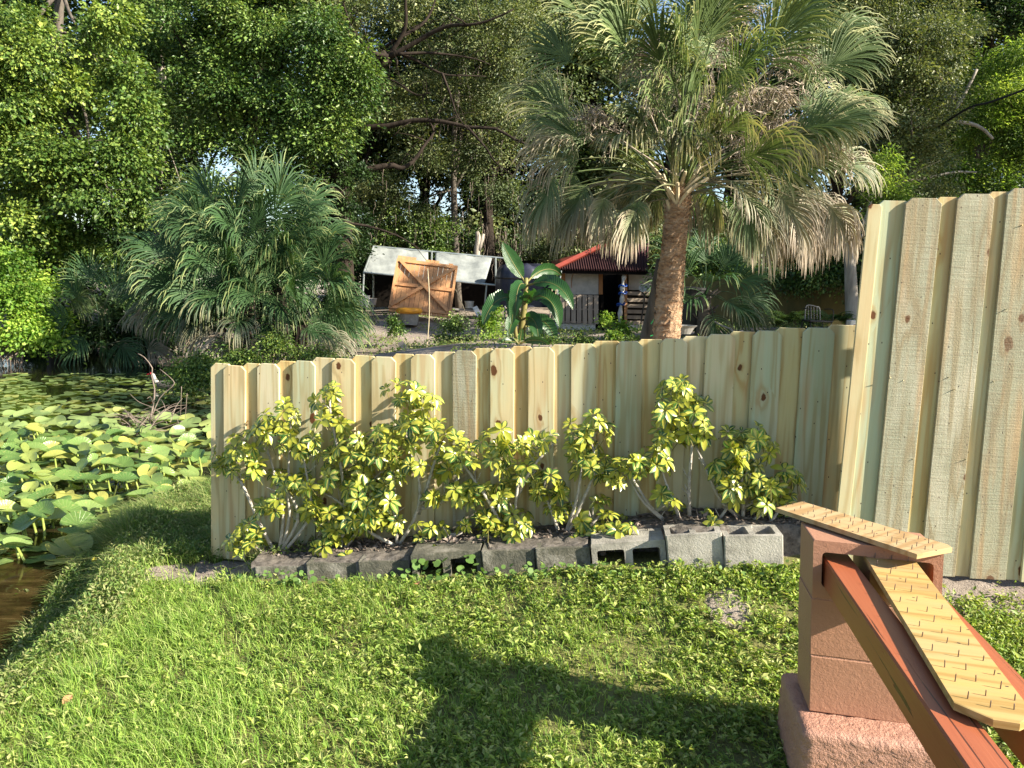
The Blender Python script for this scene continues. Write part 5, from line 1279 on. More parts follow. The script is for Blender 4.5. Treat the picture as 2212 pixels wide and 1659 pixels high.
# canopy shelter
YF, YB = 21.0, 22.6
cn = empty('canopy_shelter', A1(82, 520, YF), 'wrinkled white tarp canopy on thin metal poles behind the wooden gate', 'canopy')
fl, fr_, bl_, br_ = A1(80, 325, YF), A1(893, 405, YF), A1(145, 150, YB), A1(945, 225, YB)
def wr(u, v): return -.035*math.sin(u*math.pi*2.5)**2*math.sin(v*math.pi)-.015*math.sin(u*17+v*9)*math.sin(v*8) + .006*math.sin(u*60+v*14)
sheet('roof_tarp', fl, fl.lerp(fr_, .535), bl_.lerp(br_, .46), bl_, 30, 14, M['tarp'], cn, wr)
sheet('roof_tarp', fl.lerp(fr_, .585), fr_, br_, bl_.lerp(br_, .52), 26, 14, M['tarp'], cn, wr)
bfl = A1(970, 412, YF); bbr = A1(1040, 232, YB)
for a, b in [(fl, bfl), (bl_, bbr), (fl, bl_), (bfl, A1(968, 226, YB)), (fl.lerp(fr_, .56), bl_.lerp(br_, .49)), (fl, A1(70, 530, YF)), (A1(908, 410, YF), A1(893, 575, YF)), (A1(1205, 330, YB), A1(1200, 560, YB)), (bl_, bl_-Vector((0, 0, 2.1))), (bbr, bbr-Vector((0, 0, 2.0)))]:
    m = MB(); m.tube([a, b], .028, 8); m.build('pole', M['metal'], cn)
# dark board fence behind the canopy and shed
def slat_fence(name, lab, p0, p1, h, wd, mat, hj=.02):
    o = empty(name, p0, lab, 'fence'); p0, p1 = Vector(p0), Vector(p1); n = int((p1-p0).length/wd); d = (p1-p0).normalized(); m = None
    for i in range(n):
        p = p0+d*(i+.5)*wd; m = MB(); hh_ = h+R.uniform(-hj, hj); m.box((p.x, p.y, p.z+hh_/2), (wd*.995, .02, hh_), Matrix.Rotation(math.atan2(d.y, d.x), 3, 'Z')); m.build('picket', mat, o)
    for z in (.3, h*.8):
        m = MB(); m.beam(p0+Vector((0, .03, z)), p1+Vector((0, .03, z)), .04, .09); m.build('rail', mat, o)
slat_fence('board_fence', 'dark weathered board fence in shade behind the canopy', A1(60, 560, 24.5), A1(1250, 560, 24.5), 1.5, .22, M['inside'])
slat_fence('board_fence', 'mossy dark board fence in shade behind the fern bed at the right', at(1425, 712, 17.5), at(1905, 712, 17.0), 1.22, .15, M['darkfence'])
# leaning gate panel
g = empty('wooden_gate', A1(460, 620, 19.4), 'orange cedar gate panel with an X brace leaning against the canopy', 'gate')
Yg0, Yg1 = 19.2, 19.9
tlg, trg, brg, blg = A1(305, 240, Yg1), A1(712, 292, Yg1), A1(665, 615, Yg0), A1(248, 570, Yg0)
def gp(u, v, off=0):
    n_ = (trg-tlg).cross(blg-tlg).normalized(); n_ = n_ if n_.y < 0 else -n_
    return blg.lerp(brg, u).lerp(tlg.lerp(trg, u), v) + n_*off
for k in range(13):
    u0, u1 = k/13+.003, (k+1)/13-.003
    top = 1.0 + (.09 if k in (0, 1, 2, 3) else .08 if k in (6, 7, 8) else .06 if k == 11 else -.015); 
    m = MB(); V = [gp(u0, -.05, 0), gp(u1, -.05, 0), gp(u1, top, 0), gp(u0, top, 0)]; V += [gp(u0, -.05, -.02), gp(u1, -.05, -.02), gp(u1, top, -.02), gp(u0, top, -.02)]
    m.add(V, [(0, 1, 2, 3), (7, 6, 5, 4), (0, 4, 5, 1), (1, 5, 6, 2), (2, 6, 7, 3), (3, 7, 4, 0)]); m.build('board', M['gatewood'], g)
def gbar(a, b, w_, o_, nm): 
    m = MB(); n_ = gp(0, 0, 1)-gp(0, 0, 0); m.beam(gp(*a, o_), gp(*b, o_), w_, .04, up=n_); m.build(nm, M['gatewood'], g)
gbar((0, .985), (1, .985), .09, .022, 'rail'); gbar((0, .5), (1, .5), .09, .022, 'rail'); gbar((0, .03), (1, .03), .09, .022, 'rail')
gbar((.015, 0), (.015, 1), .06, .026, 'stile'); gbar((.985, 0), (.985, 1), .06, .026, 'stile')
gbar((.03, .05), (.97, .96), .085, .060, 'brace'); gbar((.06, .97), (.95, .05), .085, .064, 'brace')
# tub and buckets
t = empty('rubber_ring', A1(385, 600, 18.6), 'orange-yellow ring lying on a grey pail in front of the gate', 'ring')
m = MB(); c = A1(385, 585, 18.6); V = []; F_ = []; nr_, ns_ = 28, 10
for i in range(nr_):
    a = 6.283*i/nr_
    for j in range(ns_):
        b_ = 6.283*j/ns_; rr_ = .26+.075*math.cos(b_); V.append(c+Vector((rr_*math.cos(a), rr_*math.sin(a), .07*math.sin(b_))))
for i in range(nr_):
    for j in range(ns_): F_.append((i*ns_+j, i*ns_+(j+1) % ns_, ((i+1) % nr_)*ns_+(j+1) % ns_, ((i+1) % nr_)*ns_+j))
m.add(V, F_); m.build('ring', M['yellow'], t, smooth=True)
m = MB(); m.lathe(c, [(.01, -.34), (.22, -.34), (.25, -.06), (.23, -.06), (.2, -.3)], 20); o = m.build('bucket', M['greyblock']); recenter(o, c-Vector((0, 0, .34))); tag(o, 'squat grey pail under the orange-yellow ring', 'bucket')
def bucket(x, y, Y, r, h, mat, lab, nm='bucket', catg='bucket', handle=True):
    c = A1(x, y, Y); c.z = float(H(c.x, c.y)) if False else c.z
    o = empty(nm, c, lab, catg); m = MB(); m.lathe(c, [(.01, 0), (r*.82, 0), (r, h), (r*1.06, h), (r*1.06, h+.02), (r*.9, h+.02), (r*.78, .03)], 18); m.build('body', mat, o, smooth=False)
    if handle: m = MB(); m.tube([c+Vector((r*math.cos(a), -.02-r*.3*math.sin(a), h-.08*math.sin(a))) for a in [k*math.pi/8 for k in range(9)]], .006, 5); m.build('handle', M['metal'], o)
bucket(75, 565, 19.5, .17, .30, M['white'], 'white bucket by the left pole of the canopy')
bucket(130, 545, 20.6, .15, .16, M['panel'], 'low pale tub behind the white bucket at the canopy pole', 'tub', 'tub', False)
bucket(790, 568, 21.2, .13, .18, M['white'], 'small white jug-like pail in the shade under the canopy')
bucket(1895//1, 1, 18, .1, .1, M['white'], 'x') if False else None
m = MB(); m.beam(A1(828, 560, 19.2), A1(862, 622, 18.9), .13, .03, up=(0, -1, .4)); o = m.build('plank', M['white']); recenter(o, A1(845, 600, 19)); tag(o, 'short pale plank propped right of the gate', 'plank')
m = MB(); m.beam(A1(325, 800, 13.2), A1(385, 870, 12.6), .10, .03, up=(0, -1, .4)); o = m.build('plank', M['pallet']); recenter(o, A1(350, 830, 13)); tag(o, 'grey plank lying on the sandy slope below the gate', 'plank')
# shelf of pale bottles under the canopy
m = MB(); m.beam(A1(680, 572, 20.8), A1(830, 585, 20.8), .10, .05); o = m.build('plank', M['greyblock']); recenter(o, A1(750, 575, 20.8)); tag(o, 'long grey board on the ground under the canopy', 'plank')
# canes
for (pth, Y, r_, lab) in [([(510, 300), (520, 470), (519, 650), (503, 845)], 13.5, .010, 'thin pale cane standing upright in front of the gate'), ([(698, 440), (735, 520), (765, 600), (792, 690)], 17.5, .010, 'thin bent cane leaning right of the gate')]:
    m = MB(); m.tube(spline([A1(x, y, Y) for x, y in pth], 14), [r_]*15, 6); o = m.build('cane', M['cane']); recenter(o, A1(*pth[-1], Y)); tag(o, lab, 'cane')
# dark tarp-covered heap
nv = empty('covered_pool', A1(1180, 520, 20.5), 'navy and black tarp-covered tank between canopy and shed', 'tank')
cc = A1(1170, 500, 20.8); r0 = 410/2*20.5/FPX/2.6976/1.1573; m = MB(); pr = []
hgt_ = 300*20.5/FPX/2.6976/1.1573-.35; hgt_ = 215*20.5/FPX/3.122
n = 48; V = []; F_ = []; rows = [(1.02, -.25), (1.0, .25), (1.0, .62), (.97, .85), (.86, .97), (.5, 1.04), (.02, 1.03)]
for (k, z) in rows:
    for i in range(n):
        a = 6.283*i/n; w_ = 1+.03*math.sin(a*17)*(z < .9)+.02*math.sin(a*5+z*3); V.append(cc+Vector((r0*k*w_*math.cos(a), .8*r0*k*w_*math.sin(a), hgt_*z+.04*math.sin(a*7)*(z > .5))))
for j in range(len(rows)-1):
    for i in range(n): F_.append((j*n+i, j*n+(i+1) % n, (j+1)*n+(i+1) % n, (j+1)*n+i))
m.add(V, F_); m.build('cover', M['navy'], nv, smooth=True)
m = MB(); m.tube([cc+Vector((r0*1.03*math.cos(6.283*i/40), .8*r0*1.03*math.sin(6.283*i/40), hgt_*.60)) for i in range(41)], .02, 5); m.build('strap', M['dark'], nv)
# red-roofed shed
SY = 20.0
sh = empty('shed', A1(1600, 712, SY), 'small shed with a maroon corrugated roof, red edge, whitewashed panel and dark doorway', 'shed')
def pan(a, b, c, d, t_, mat, nm, par=None, dy=.0):
    """box with front corners a b c d and depth t_ away from the viewer"""
    a, b, c, d = [Vector(p)+Vector((0, dy, 0)) for p in (a, b, c, d)]; k = Vector((0, t_, 0)); m = MB(); V = [a, b, c, d, a+k, b+k, c+k, d+k]
    m.add(V, [(0, 1, 2, 3), (7, 6, 5, 4), (0, 4, 5, 1), (1, 5, 6, 2), (2, 6, 7, 3), (3, 7, 4, 0)]); return m.build(nm, mat, par if par is not None else sh)
def R4(x0, x1, y0, y1, Y, sl=0.0): return [A1(x0, y1, Y), A1(x1, y1+sl, Y), A1(x1, y0+sl, Y), A1(x0, y0, Y)]
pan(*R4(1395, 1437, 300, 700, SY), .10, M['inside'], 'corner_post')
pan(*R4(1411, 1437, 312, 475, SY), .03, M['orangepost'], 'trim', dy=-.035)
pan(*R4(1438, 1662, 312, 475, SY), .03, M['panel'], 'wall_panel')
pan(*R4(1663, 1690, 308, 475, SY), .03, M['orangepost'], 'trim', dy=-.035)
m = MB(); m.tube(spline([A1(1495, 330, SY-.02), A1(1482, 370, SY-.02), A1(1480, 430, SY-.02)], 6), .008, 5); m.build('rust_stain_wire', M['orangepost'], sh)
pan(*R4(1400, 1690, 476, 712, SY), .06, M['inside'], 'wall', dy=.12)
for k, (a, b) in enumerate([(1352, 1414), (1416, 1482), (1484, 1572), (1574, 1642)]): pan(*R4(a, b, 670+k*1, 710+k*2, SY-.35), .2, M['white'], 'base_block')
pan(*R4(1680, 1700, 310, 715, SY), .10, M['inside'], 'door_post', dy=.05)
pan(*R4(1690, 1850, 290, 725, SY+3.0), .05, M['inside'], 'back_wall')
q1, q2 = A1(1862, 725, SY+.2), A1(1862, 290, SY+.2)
m = MB(); m.box((q1.x+.05, SY+1.6, (q1.z+q2.z)/2), (.05, 2.8, q2.z-q1.z)); m.build('sun_blocking_wall', M['inside'], sh)  # added to keep the sun out of the doorway
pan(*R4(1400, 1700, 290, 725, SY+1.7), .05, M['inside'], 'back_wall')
pan(*R4(1838, 1856, 300, 722, SY-.1), .12, M['gatewood'], 'door_post')
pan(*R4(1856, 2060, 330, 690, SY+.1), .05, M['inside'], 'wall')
pan(*R4(1866, 2060, 330, 445, SY), .04, M['panel'], 'wall_panel')
for k, y_ in enumerate([455, 500, 540, 578, 616, 652]): pan(*R4(1856, 2055, y_, y_+24, SY-.12, 3), .03, M['pallet'], 'slat')
for k, (a, b) in enumerate([(1832, 1905), (1908, 1990), (1992, 2060)]): pan(*R4(a, b, 680+k, 722+k*2, SY-.2), .2, M['white'], 'base_block')
# corrugated roof: front slope, hip at the left, ridge running right
e0, e1_, r1_, r0_ = A1(1385, 302, SY-.5), A1(2000, 312, SY-.5), A1(2000, 128, SY+1.3), A1(1745, 132, SY+1.3)
V = []; F_ = []; nu = 150
for i in range(nu+1):
    u_ = i/nu; lo = e0.lerp(e1_, u_)
    if u_ < (r0_.x-e0.x)/(e1_.x-e0.x):
        f = u_/((r0_.x-e0.x)/(e1_.x-e0.x)); hi = e0.lerp(r0_, f)
    else: hi = r0_.lerp(r1_, (u_-(r0_.x-e0.x)/(e1_.x-e0.x))/(1-(r0_.x-e0.x)/(e1_.x-e0.x)))
    z = .018*math.cos(i*math.pi*.5*1.0)
    for p in (lo, hi): V.append(p+Vector((0, -z*.5, z)))
for i in range(nu): F_.append((i*2, i*2+2, i*2+3, i*2+1))
m = MB(); m.add(V, F_); V2 = [v_-Vector((0, 0, .03)) for v_ in V]; m.add(V2, [tuple(reversed(f)) for f in F_]); m.build('roof', M['maroon'], sh)
m = MB(); m.beam(e0+Vector((-.05, -.05, .02)), r0_+Vector((0, 0, .06)), .11, .09, up=(0, -1, .6)); m.build('roof_edge', M['red'], sh)
left_back = A1(1365, 272, SY+1.4)
sheet('roof_side', e0+Vector((-.04, 0, .0)), r0_+Vector((0, 0, .04)), r0_+Vector((.05, .4, .0)), left_back+Vector((-.1, .2, .1)), 6, 4, M['red'], sh)
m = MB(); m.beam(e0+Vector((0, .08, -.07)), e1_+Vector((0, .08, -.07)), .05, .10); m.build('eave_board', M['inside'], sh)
# pallet leaning on the shed front
pa = empty('pallet', A1(1530, 670, SY-.4), 'grey upright-slat pallet under the whitewashed panel of the shed', 'pallet')
for k in range(7):
    x0 = 1403+k*38; pan(*R4(x0, x0+30, 474+k, 668+k, SY-.42), .03, M['pallet'], 'slat', pa)
for y_ in (480, 568, 655): pan(*R4(1403, 1664, y_, y_+10, SY-.36, 4), .06, M['pallet'], 'stringer', pa)
# poles and rods standing left of the shed
for k, (x0, y0, x1, y1) in enumerate([(1412, 315, 1388, 470), (1352, 400, 1330, 690), (1378, 400, 1352, 700), (1362, 540, 1345, 700)]):
    m = MB(); m.tube([A1(x0, y0, SY-.5), A1(x1, y1, SY-.6)], .016, 6); o = m.build('rod', M['cane'] if k else M['metal']); recenter(o, A1(x1, y1, SY-.6)); tag(o, ['pale rod leaning on the shed eave corner', 'thin rod standing left of the shed pallet, leftmost', 'thin rod touching the left shed post', 'short thin rod left of the shed pallet'][k], 'rod', 'rods left of the shed')
# rolled plastic with blue straps beside the doorway
rl = empty('rolled_plastic', A1(1812, 715, SY-.3), 'rolled white plastic sheet with blue straps hanging beside the dark doorway', 'plastic roll')
m = MB(); m.tube(spline([A1(1836, 345, SY-.3), A1(1824, 420, SY-.3), A1(1822, 500, SY-.3), A1(1808, 600, SY-.3), A1(1806, 712, SY-.3)], 16), [.05+.02*math.sin(j*1.7) for j in range(17)], 9); m.build('roll', M['white'], rl, smooth=True)
for y_ in (416, 466, 540):
    m = MB(); c = A1(1826 if y_ < 500 else 1812, y_, SY-.3); m.tube([c+Vector((.10*math.cos(a), .08*math.sin(a), .03*math.sin(2*a)+.02*math.cos(a))) for a in [6.283*k/14 for k in range(15)]], .022, 5); m.build('strap', M['blue'], rl)
# twin-head work lamp on a thin stand
wl = empty('work_lamp', A1(1942, 722, SY-.7), 'twin round-headed lamp on a thin dark stand in front of the slatted wall', 'lamp stand')
m = MB(); m.tube(spline([A1(1942, 722, SY-.7), A1(1955, 620, SY-.7), A1(1968, 540, SY-.7), A1(1975, 470, SY-.7)], 10), .018, 6); m.build('stand', M['dark'], wl)
for x_ in (1962, 1996):
    m = MB(); c = A1(x_, 432, SY-.75); m.lathe((0, 0, 0), [(.01, -.09), (.05, -.08), (.10, 0), (.105, .01), (.09, .005), (.02, -.02)], 18); m.build('lamp_head', M['white'], wl, smooth=True, mw=Matrix.Translation(c) @ Matrix.Rotation(math.radians(80), 4, 'X'))
m = MB(); m.tube(spline([A1(1945, 440, SY-.7), A1(1972, 475, SY-.7), A1(2008, 440, SY-.7)], 8), .02, 6); m.build('yoke', M['dark'], wl)
# grey leaning trunk beside the palm with green twine
gt = empty('dead_tree', at(1400, 735, 10.6), 'bare grey trunk leaning beside the big palm trunk, tied with green twine', 'trunk')
m = MB(); m.tube([at(1398, 760, 10.6), at(1402, 725, 10.6), at(1410, 680, 10.5), at(1420, 620, 10.4), at(1428, 560, 10.3)], [.13, .125, .10, .085, .06], 12); m.build('trunk', M['barkmid'], gt, smooth=True)
m = MB(); m.tube(spline([at(1406, 700, 10.35), at(1415, 688, 10.3), at(1421, 702, 10.3), at(1418, 725, 10.3)], 8), .006, 4); m.tube([at(1405, 726, 10.3), at(1420, 720, 10.3)], .006, 4); m.build('twine', M['greentape'], gt)
# things under the young palm
def e2(x, y): return ((1600+x/3.687)/1.1573, (560+y/3.687)/1.1573)
def A2(x, y, Y): return at(*e2(x, y), Y)
pt = MB(); c = A2(388, 1010, 11.6); pt.lathe(c, [(.01, 0), (.13, 0), (.20, .13), (.225, .13), (.20, .11), (.1, .02)], 20); o = pt.build('flower_pot', M['greyblock']); recenter(o, c); tag(o, 'shallow grey bowl on the ground right of the big palm trunk', 'pot')
bn = MB(); c = A2(465, 985, 13.2); bn.lathe(c, [(.01, 0), (.22, 0), (.26, .72), (.28, .72), (.28, .76), (.02, .78)], 20); o = bn.build('bin', M['dark']); recenter(o, c); tag(o, 'black round bin behind the stubby young palm', 'bin')
m = MB(); m.tube(spline([A2(690, 900, 12.6), A2(760, 940, 12.5), A2(830, 965, 12.4), A2(870, 1000, 12.2), A2(950, 985, 12.2)], 16), .014, 6); o = m.build('hose', M['greyblock']); recenter(o, A2(830, 965, 12.4)); tag(o, 'pale garden hose curling by the young palm', 'hose')
m = MB(); c = A2(1962, 935, 12.4); m.box(c, (.16, .16, .17), chamfer=.01); m.box(c+Vector((0, -.083, 0)), (.05, .006, .04), mi=1); o = m.build('box', [M['white'], M['red']]); recenter(o, c-Vector((0, 0, .085))); tag(o, 'small white box beside the tall fence edge', 'box')
ch = empty('garden_chair', A2(1560, 960, 14.2), 'black tubular metal garden chair among the ferns', 'chair')
Yc = 14.2
def tubeo(pts_, r_, nm, mt=M['metal']):
    m = MB(); m.tube(spline(pts_, 14), r_, 6); m.build(nm, mt, ch)
tubeo([A2(1520, 900, Yc), A2(1528, 770, Yc), A2(1560, 748, Yc), A2(1620, 760, Yc), A2(1655, 780, Yc), A2(1660, 900, Yc)], .010, 'back_frame', M['greyblock'])
for x_ in (1550, 1576, 1602, 1630): tubeo([A2(x_, 760, Yc), A2(x_+3, 880, Yc)], .006, 'bar', M['greyblock'])
m = MB(); s0 = A2(1590, 890, Yc); m.box(s0+Vector((0, -.22, 0)), (.42, .42, .03), chamfer=.008); m.build('seat', M['dark'], ch)
for dx, dy in ((-.19, -.4), (.19, -.4), (-.19, 0), (.19, 0)): m = MB(); m.tube([s0+Vector((dx, dy, 0)), s0+Vector((dx*1.1, dy, -.42))], .011, 6); m.build('leg', M['dark'], ch)
for sx in (-.21, .21): tubeo([s0+Vector((sx, -.4, 0)), s0+Vector((sx, -.4, .2)), s0+Vector((sx, -.2, .23)), s0+Vector((sx, 0, .22))], .010, 'armrest', M['dark'])

# ---------------------------------------------------------------- foliage masses and trees
def mass(blobs, n, size, clump=.32, per=34, droop=0.25, aspect=.55, shell=.45, up=.6, ragged=.2, sub=True):
    """leaves gathered in sprays that fill the outer part of several rough ellipsoids; blobs: centre, radii"""
    C_, Rr = [], []
    for c_, r_ in blobs:        # break each mass into separate boughs with gaps between them
        c_, r_ = np.array(c_, float), np.array(r_, float); ns = int(9+5*rng.random()) if sub else 1
        for _ in range(ns):
            if not sub: C_.append(c_); Rr.append(r_); continue
            d_ = norm(rng.normal(0, 1, 3)); d_[1] = -abs(d_[1]) if rng.random() < .65 else d_[1]
            C_.append(c_+d_*r_*rng.uniform(.30, 1.0)); Rr.append(r_*rng.uniform(.15, .42)*np.array([1, 1, rng.uniform(.5, 1.0)]))
    C_ = np.array(C_); Rr = np.array(Rr)
    wv = Rr[:, 0]*Rr[:, 2]+Rr[:, 0]*Rr[:, 1]; wv = wv/wv.sum(); nc = max(1, n//per)
    bi = rng.choice(len(C_), nc, p=wv)
    d = norm(rng.normal(0, 1, (nc, 3))); rad = (shell+(1-shell)*rng.random(nc)**.7)
    lump = 1+ragged*np.sin(d[:, 0]*7+bi)*np.sin(d[:, 2]*6+bi*2)+rng.normal(0, ragged*.7, nc)
    cc = C_[bi]+d*Rr[bi]*(rad*lump)[:, None]
    k = rng.uniform(.5, 1.5, nc)
    li = np.repeat(np.arange(nc), per); m_ = len(li)
    off = rng.normal(0, 1, (m_, 3))*(clump*k[li])[:, None]*[.5, .5, .36]
    off[:, 2] -= droop*np.linalg.norm(off[:, :2], axis=1)
    P = cc[li]+off
    D = norm(off*np.array([1, 1, .4])+d[li]*.2+rng.normal(0, .25*clump, (m_, 3))-[0, 0, .08]); U = rng.normal(0, .55, (m_, 3))+[0, 0, up]+d[li]*.5
    L = size*rng.uniform(.55, 1.4, m_)*rng.uniform(.7, 1.35, nc)[li]
    V, F = leafcloud(P, D, U, L, L*aspect, .12, .12)
    Tn = np.random.default_rng(len(C_)).uniform(-1, 1, len(C_))
    mass.tone = np.repeat(np.clip(Tn[bi[li]]+.25*rng.normal(0, 1, nc)[li], -1, 1), 4)
    return V, F, cc
def pb(px, py, Y, rx, ry, dz=None):
    c = at(px, py, Y); s = Y/FPX; return (tuple(c), (rx*s, (dz if dz else min(rx, ry)*1.0)*s, ry*s))
def limbs(o, trunkpath, r0, r1, cc, nl, bark, rngs=1.0, extra=None):
    m = MB(); tp = spline(trunkpath, 14); m.tube(tp, [r0+(r1-r0)*i/14 for i in range(15)], 10)
    # root flare
    m.tube([tp[0]-Vector((0, 0, .25)), tp[0]+Vector((0, 0, .12))], [r0*1.45, r0*1.02], 10)
    m.build('trunk', bark, o, smooth=True)
    sel = cc[rng.choice(len(cc), min(nl, len(cc)), replace=False)]
    for e in sel:
        e = Vector(e); i = R.randint(5, 14); s = tp[i]; mid = s.lerp(e, .5)+Vector((R.uniform(-.3, .3), R.uniform(-.3, .3), .12*(e-s).length*R.uniform(-.3, 1)))*rngs
        pth = spline([s, mid, e], 9); rr_ = r1*R.uniform(.35, .75)
        m = MB(); m.tube(pth, [rr_*(1-.85*j/9) for j in range(10)], 6)
        for k in range(3):
            p = pth[R.randint(4, 9)]; m.tube([p, p+Vector((R.gauss(0, .35), R.gauss(0, .3), R.gauss(.1, .3)))], [rr_*.25, rr_*.05], 4)
        m.build('limb', bark, o, smooth=True)
def tree(name, lab, cat_, blobs, n, size, mat, trunkpath=None, r0=.2, r1=.1, bark=None, nl=10, grp=None, **kw):
    base = trunkpath[0] if trunkpath else Vector(blobs[0][0])-Vector((0, 0, blobs[0][1][2]))
    o = empty(name, base, lab, cat_, grp)
    V, F, cc = mass(blobs, n, size, **kw); link('crown' if trunkpath else 'foliage', np_mesh('crown', V, F, mat, attrs={'tone': mass.tone}), o)
    if trunkpath: limbs(o, trunkpath, r0, r1, cc, nl, bark or M['bark'])
    return o
LM = {}
LM['vine'] = leaf_mat('vine_leaves', [(0.08, 0.15, 0.028), (0.14, 0.22, 0.04), (0.26, 0.33, 0.07), (0.05, 0.10, 0.022)], .35, .22, .45)
LM['bright'] = leaf_mat('bright_leaves', [(0.13, 0.24, 0.03), (0.20, 0.33, 0.045), (0.30, 0.38, 0.08), (0.10, 0.20, 0.03)], .4, .35, .4)
LM['green'] = leaf_mat('green_leaves', [(0.06, 0.12, 0.025), (0.11, 0.19, 0.035), (0.19, 0.26, 0.07), (0.04, 0.09, 0.02)], .32, .18, .5)
LM['oak'] = leaf_mat('oak_leaves', [(0.08, 0.11, 0.035), (0.15, 0.18, 0.06), (0.24, 0.25, 0.12), (0.06, 0.09, 0.03)], .4, .18, .45)
LM['grey'] = leaf_mat('grey_green_leaves', [(0.09, 0.13, 0.055), (0.14, 0.19, 0.08), (0.20, 0.23, 0.12), (0.07, 0.10, 0.04)], .5, .22, .4)
LM['woods'] = leaf_mat('deep_woods_leaves', [(0.05, 0.10, 0.025), (0.09, 0.14, 0.04), (0.13, 0.17, 0.06), (0.04, 0.07, 0.02)], .45, .15, .4)
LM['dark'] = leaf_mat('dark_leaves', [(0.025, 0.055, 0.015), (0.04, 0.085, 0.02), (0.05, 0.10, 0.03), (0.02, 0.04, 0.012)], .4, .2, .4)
LM['feather'] = leaf_mat('feathery_leaves', [(0.10, 0.18, 0.03), (0.17, 0.26, 0.05), (0.25, 0.32, 0.09), (0.07, 0.13, 0.02)], .5, .38, .3)
def g3(px, py, Y): p = at(px, py, Y); return Vector((p.x, p.y, float(H(p.x, p.y))))
def tr(px, Y, *rest): return [g3(px, 760, Y)]+[at(a, b, Y) for a, b in rest]
# left: vine-draped tree
tree('vine_tree', 'sunlit vine-draped tree hanging over the left edge of the pond', 'tree',
     [pb(40,60,17,120,110), pb(20,230,17,90,110), pb(110,160,17.5,90,90), pb(120,330,17,120,80), pb(210,400,17.2,90,90), pb(60,450,17.3,90,80), pb(180,500,17.8,90,60), pb(230,90,18,90,80), pb(290,210,17.8,80,90), pb(270,330,17.6,70,70), pb(100,560,18,70,50), pb(280,440,17.4,50,50), pb(-60,300,17,80,200)],
     60000, .085, LM['vine'], tr(120, 18.6, (110, 560), (150, 300), (125, 100), (135, -60)), .20, .09, M['barkmid'], 16, droop=.7, clump=.30, shell=.6, aspect=.7)
tree('bush', 'bright yellow-green bush overhanging the water at the far left', 'bush', [pb(25,600,16.4,90,75), pb(70,670,16.2,70,60), pb(0,700,16,80,60), pb(95,725,16.1,40,32), pb(20,560,16.8,50,50)], 17000, .075, LM['bright'], droop=.5, clump=.28, shell=.5, aspect=.75)
# bare tangle under the bush
m = MB()
for k in range(60):
    a = at(R.uniform(-20, 50), R.uniform(728, 745), 15.9); b_ = a+Vector((R.uniform(-.3, .3), R.uniform(-.4, .1), -R.uniform(.4, .75))); m.tube(spline([a, (a+b_)/2+Vector((R.uniform(-.1, .1), 0, 0)), b_], 4), [.014, .012, .01, .008, .005], 4)
o = m.build('root_tangle', M['twig']); recenter(o, at(15, 780, 15.9)); tag(o, 'bare twiggy tangle reaching the water under the bright bush', 'twigs')
# centre-left tree
tree('broadleaf_tree', 'dense green tree filling the upper left centre behind the clumping palm', 'tree',
     [pb(420,50,20,120,90), pb(560,60,20,130,100), pb(700,120,19.5,110,90), pb(770,150,19.2,60,70), pb(500,180,19.6,110,80), pb(620,220,19.4,110,80), pb(400,190,20,90,80), pb(680,290,19.3,85,60), pb(740,210,19.3,60,60), pb(440,290,19.8,70,50), pb(560,320,19.6,80,50), pb(330,60,20.5,70,80), pb(640,380,20,70,60), pb(640,-40,20,150,60), pb(460,-50,20,150,60)],
     78000, .085, LM['green'], tr(560, 21, (560, 500), (540, 320), (560, 120), (600, -60)), .24, .12, M['bark'], 18, droop=.4, clump=.36)
tree('broadleaf_tree', 'tall light-leaved tree peeping between vine tree and dense green tree', 'tree', [pb(330,160,22,70,110), pb(340,330,22,60,90), pb(350,20,22,80,80), pb(380,430,22.5,70,60), pb(300,500,23,80,60)], 13000, .08, LM['vine'], tr(330, 22.5, (340, 500), (345, 250), (350, 20)), .13, .07, M['barklight'], 10, clump=.34)
# the dark-trunked oak with long limbs in the centre
ok = empty('oak', g3(738, 760, 20.5), 'dark-trunked oak with long crooked limbs reaching right above the canopy', 'tree')
OY = 20.5
m = MB(); m.tube(spline([g3(742, 760, OY), at(742, 640, OY), at(738, 520, OY), at(735, 380, OY), at(742, 260, OY), at(775, 170, OY), at(838, 122, OY-.2)], 22), [.34-.16*i/22 for i in range(23)], 12); m.build('trunk', M['bark'], ok, smooth=True)
lm = [([(740, 300), (780, 277), (837, 273), (894, 260), (957, 263), (1014, 275), (1070, 278), (1110, 300), (1140, 312)], .12), ([(740, 390), (777, 370), (844, 357), (867, 363), (894, 347), (917, 313), (937, 287), (930, 267)], .13),
      ([(838, 123), (874, 63), (876, 0), (880, -60)], .10), ([(866, 80), (914, 50), (937, 10), (950, -50)], .07), ([(838, 125), (900, 90), (940, 67), (974, 55), (1020, 53), (1060, 43), (1110, 20)], .10), ([(850, 110), (904, 133), (957, 160), (1007, 163), (1050, 165)], .06),
      ([(955, 158), (974, 207), (987, 247), (1010, 280)], .05), ([(860, 117), (920, 114), (970, 118), (1025, 127), (1060, 140)], .06), ([(838, 122), (800, 110), (760, 60), (740, 0)], .09), ([(735, 420), (690, 380), (660, 330)], .08), ([(800, 170), (850, 175), (900, 205), (930, 200)], .05), ([(740, 480), (800, 490), (860, 510), (910, 540)], .06), ([(1010, 275), (1050, 320), (1070, 350), (1110, 380)], .05)]
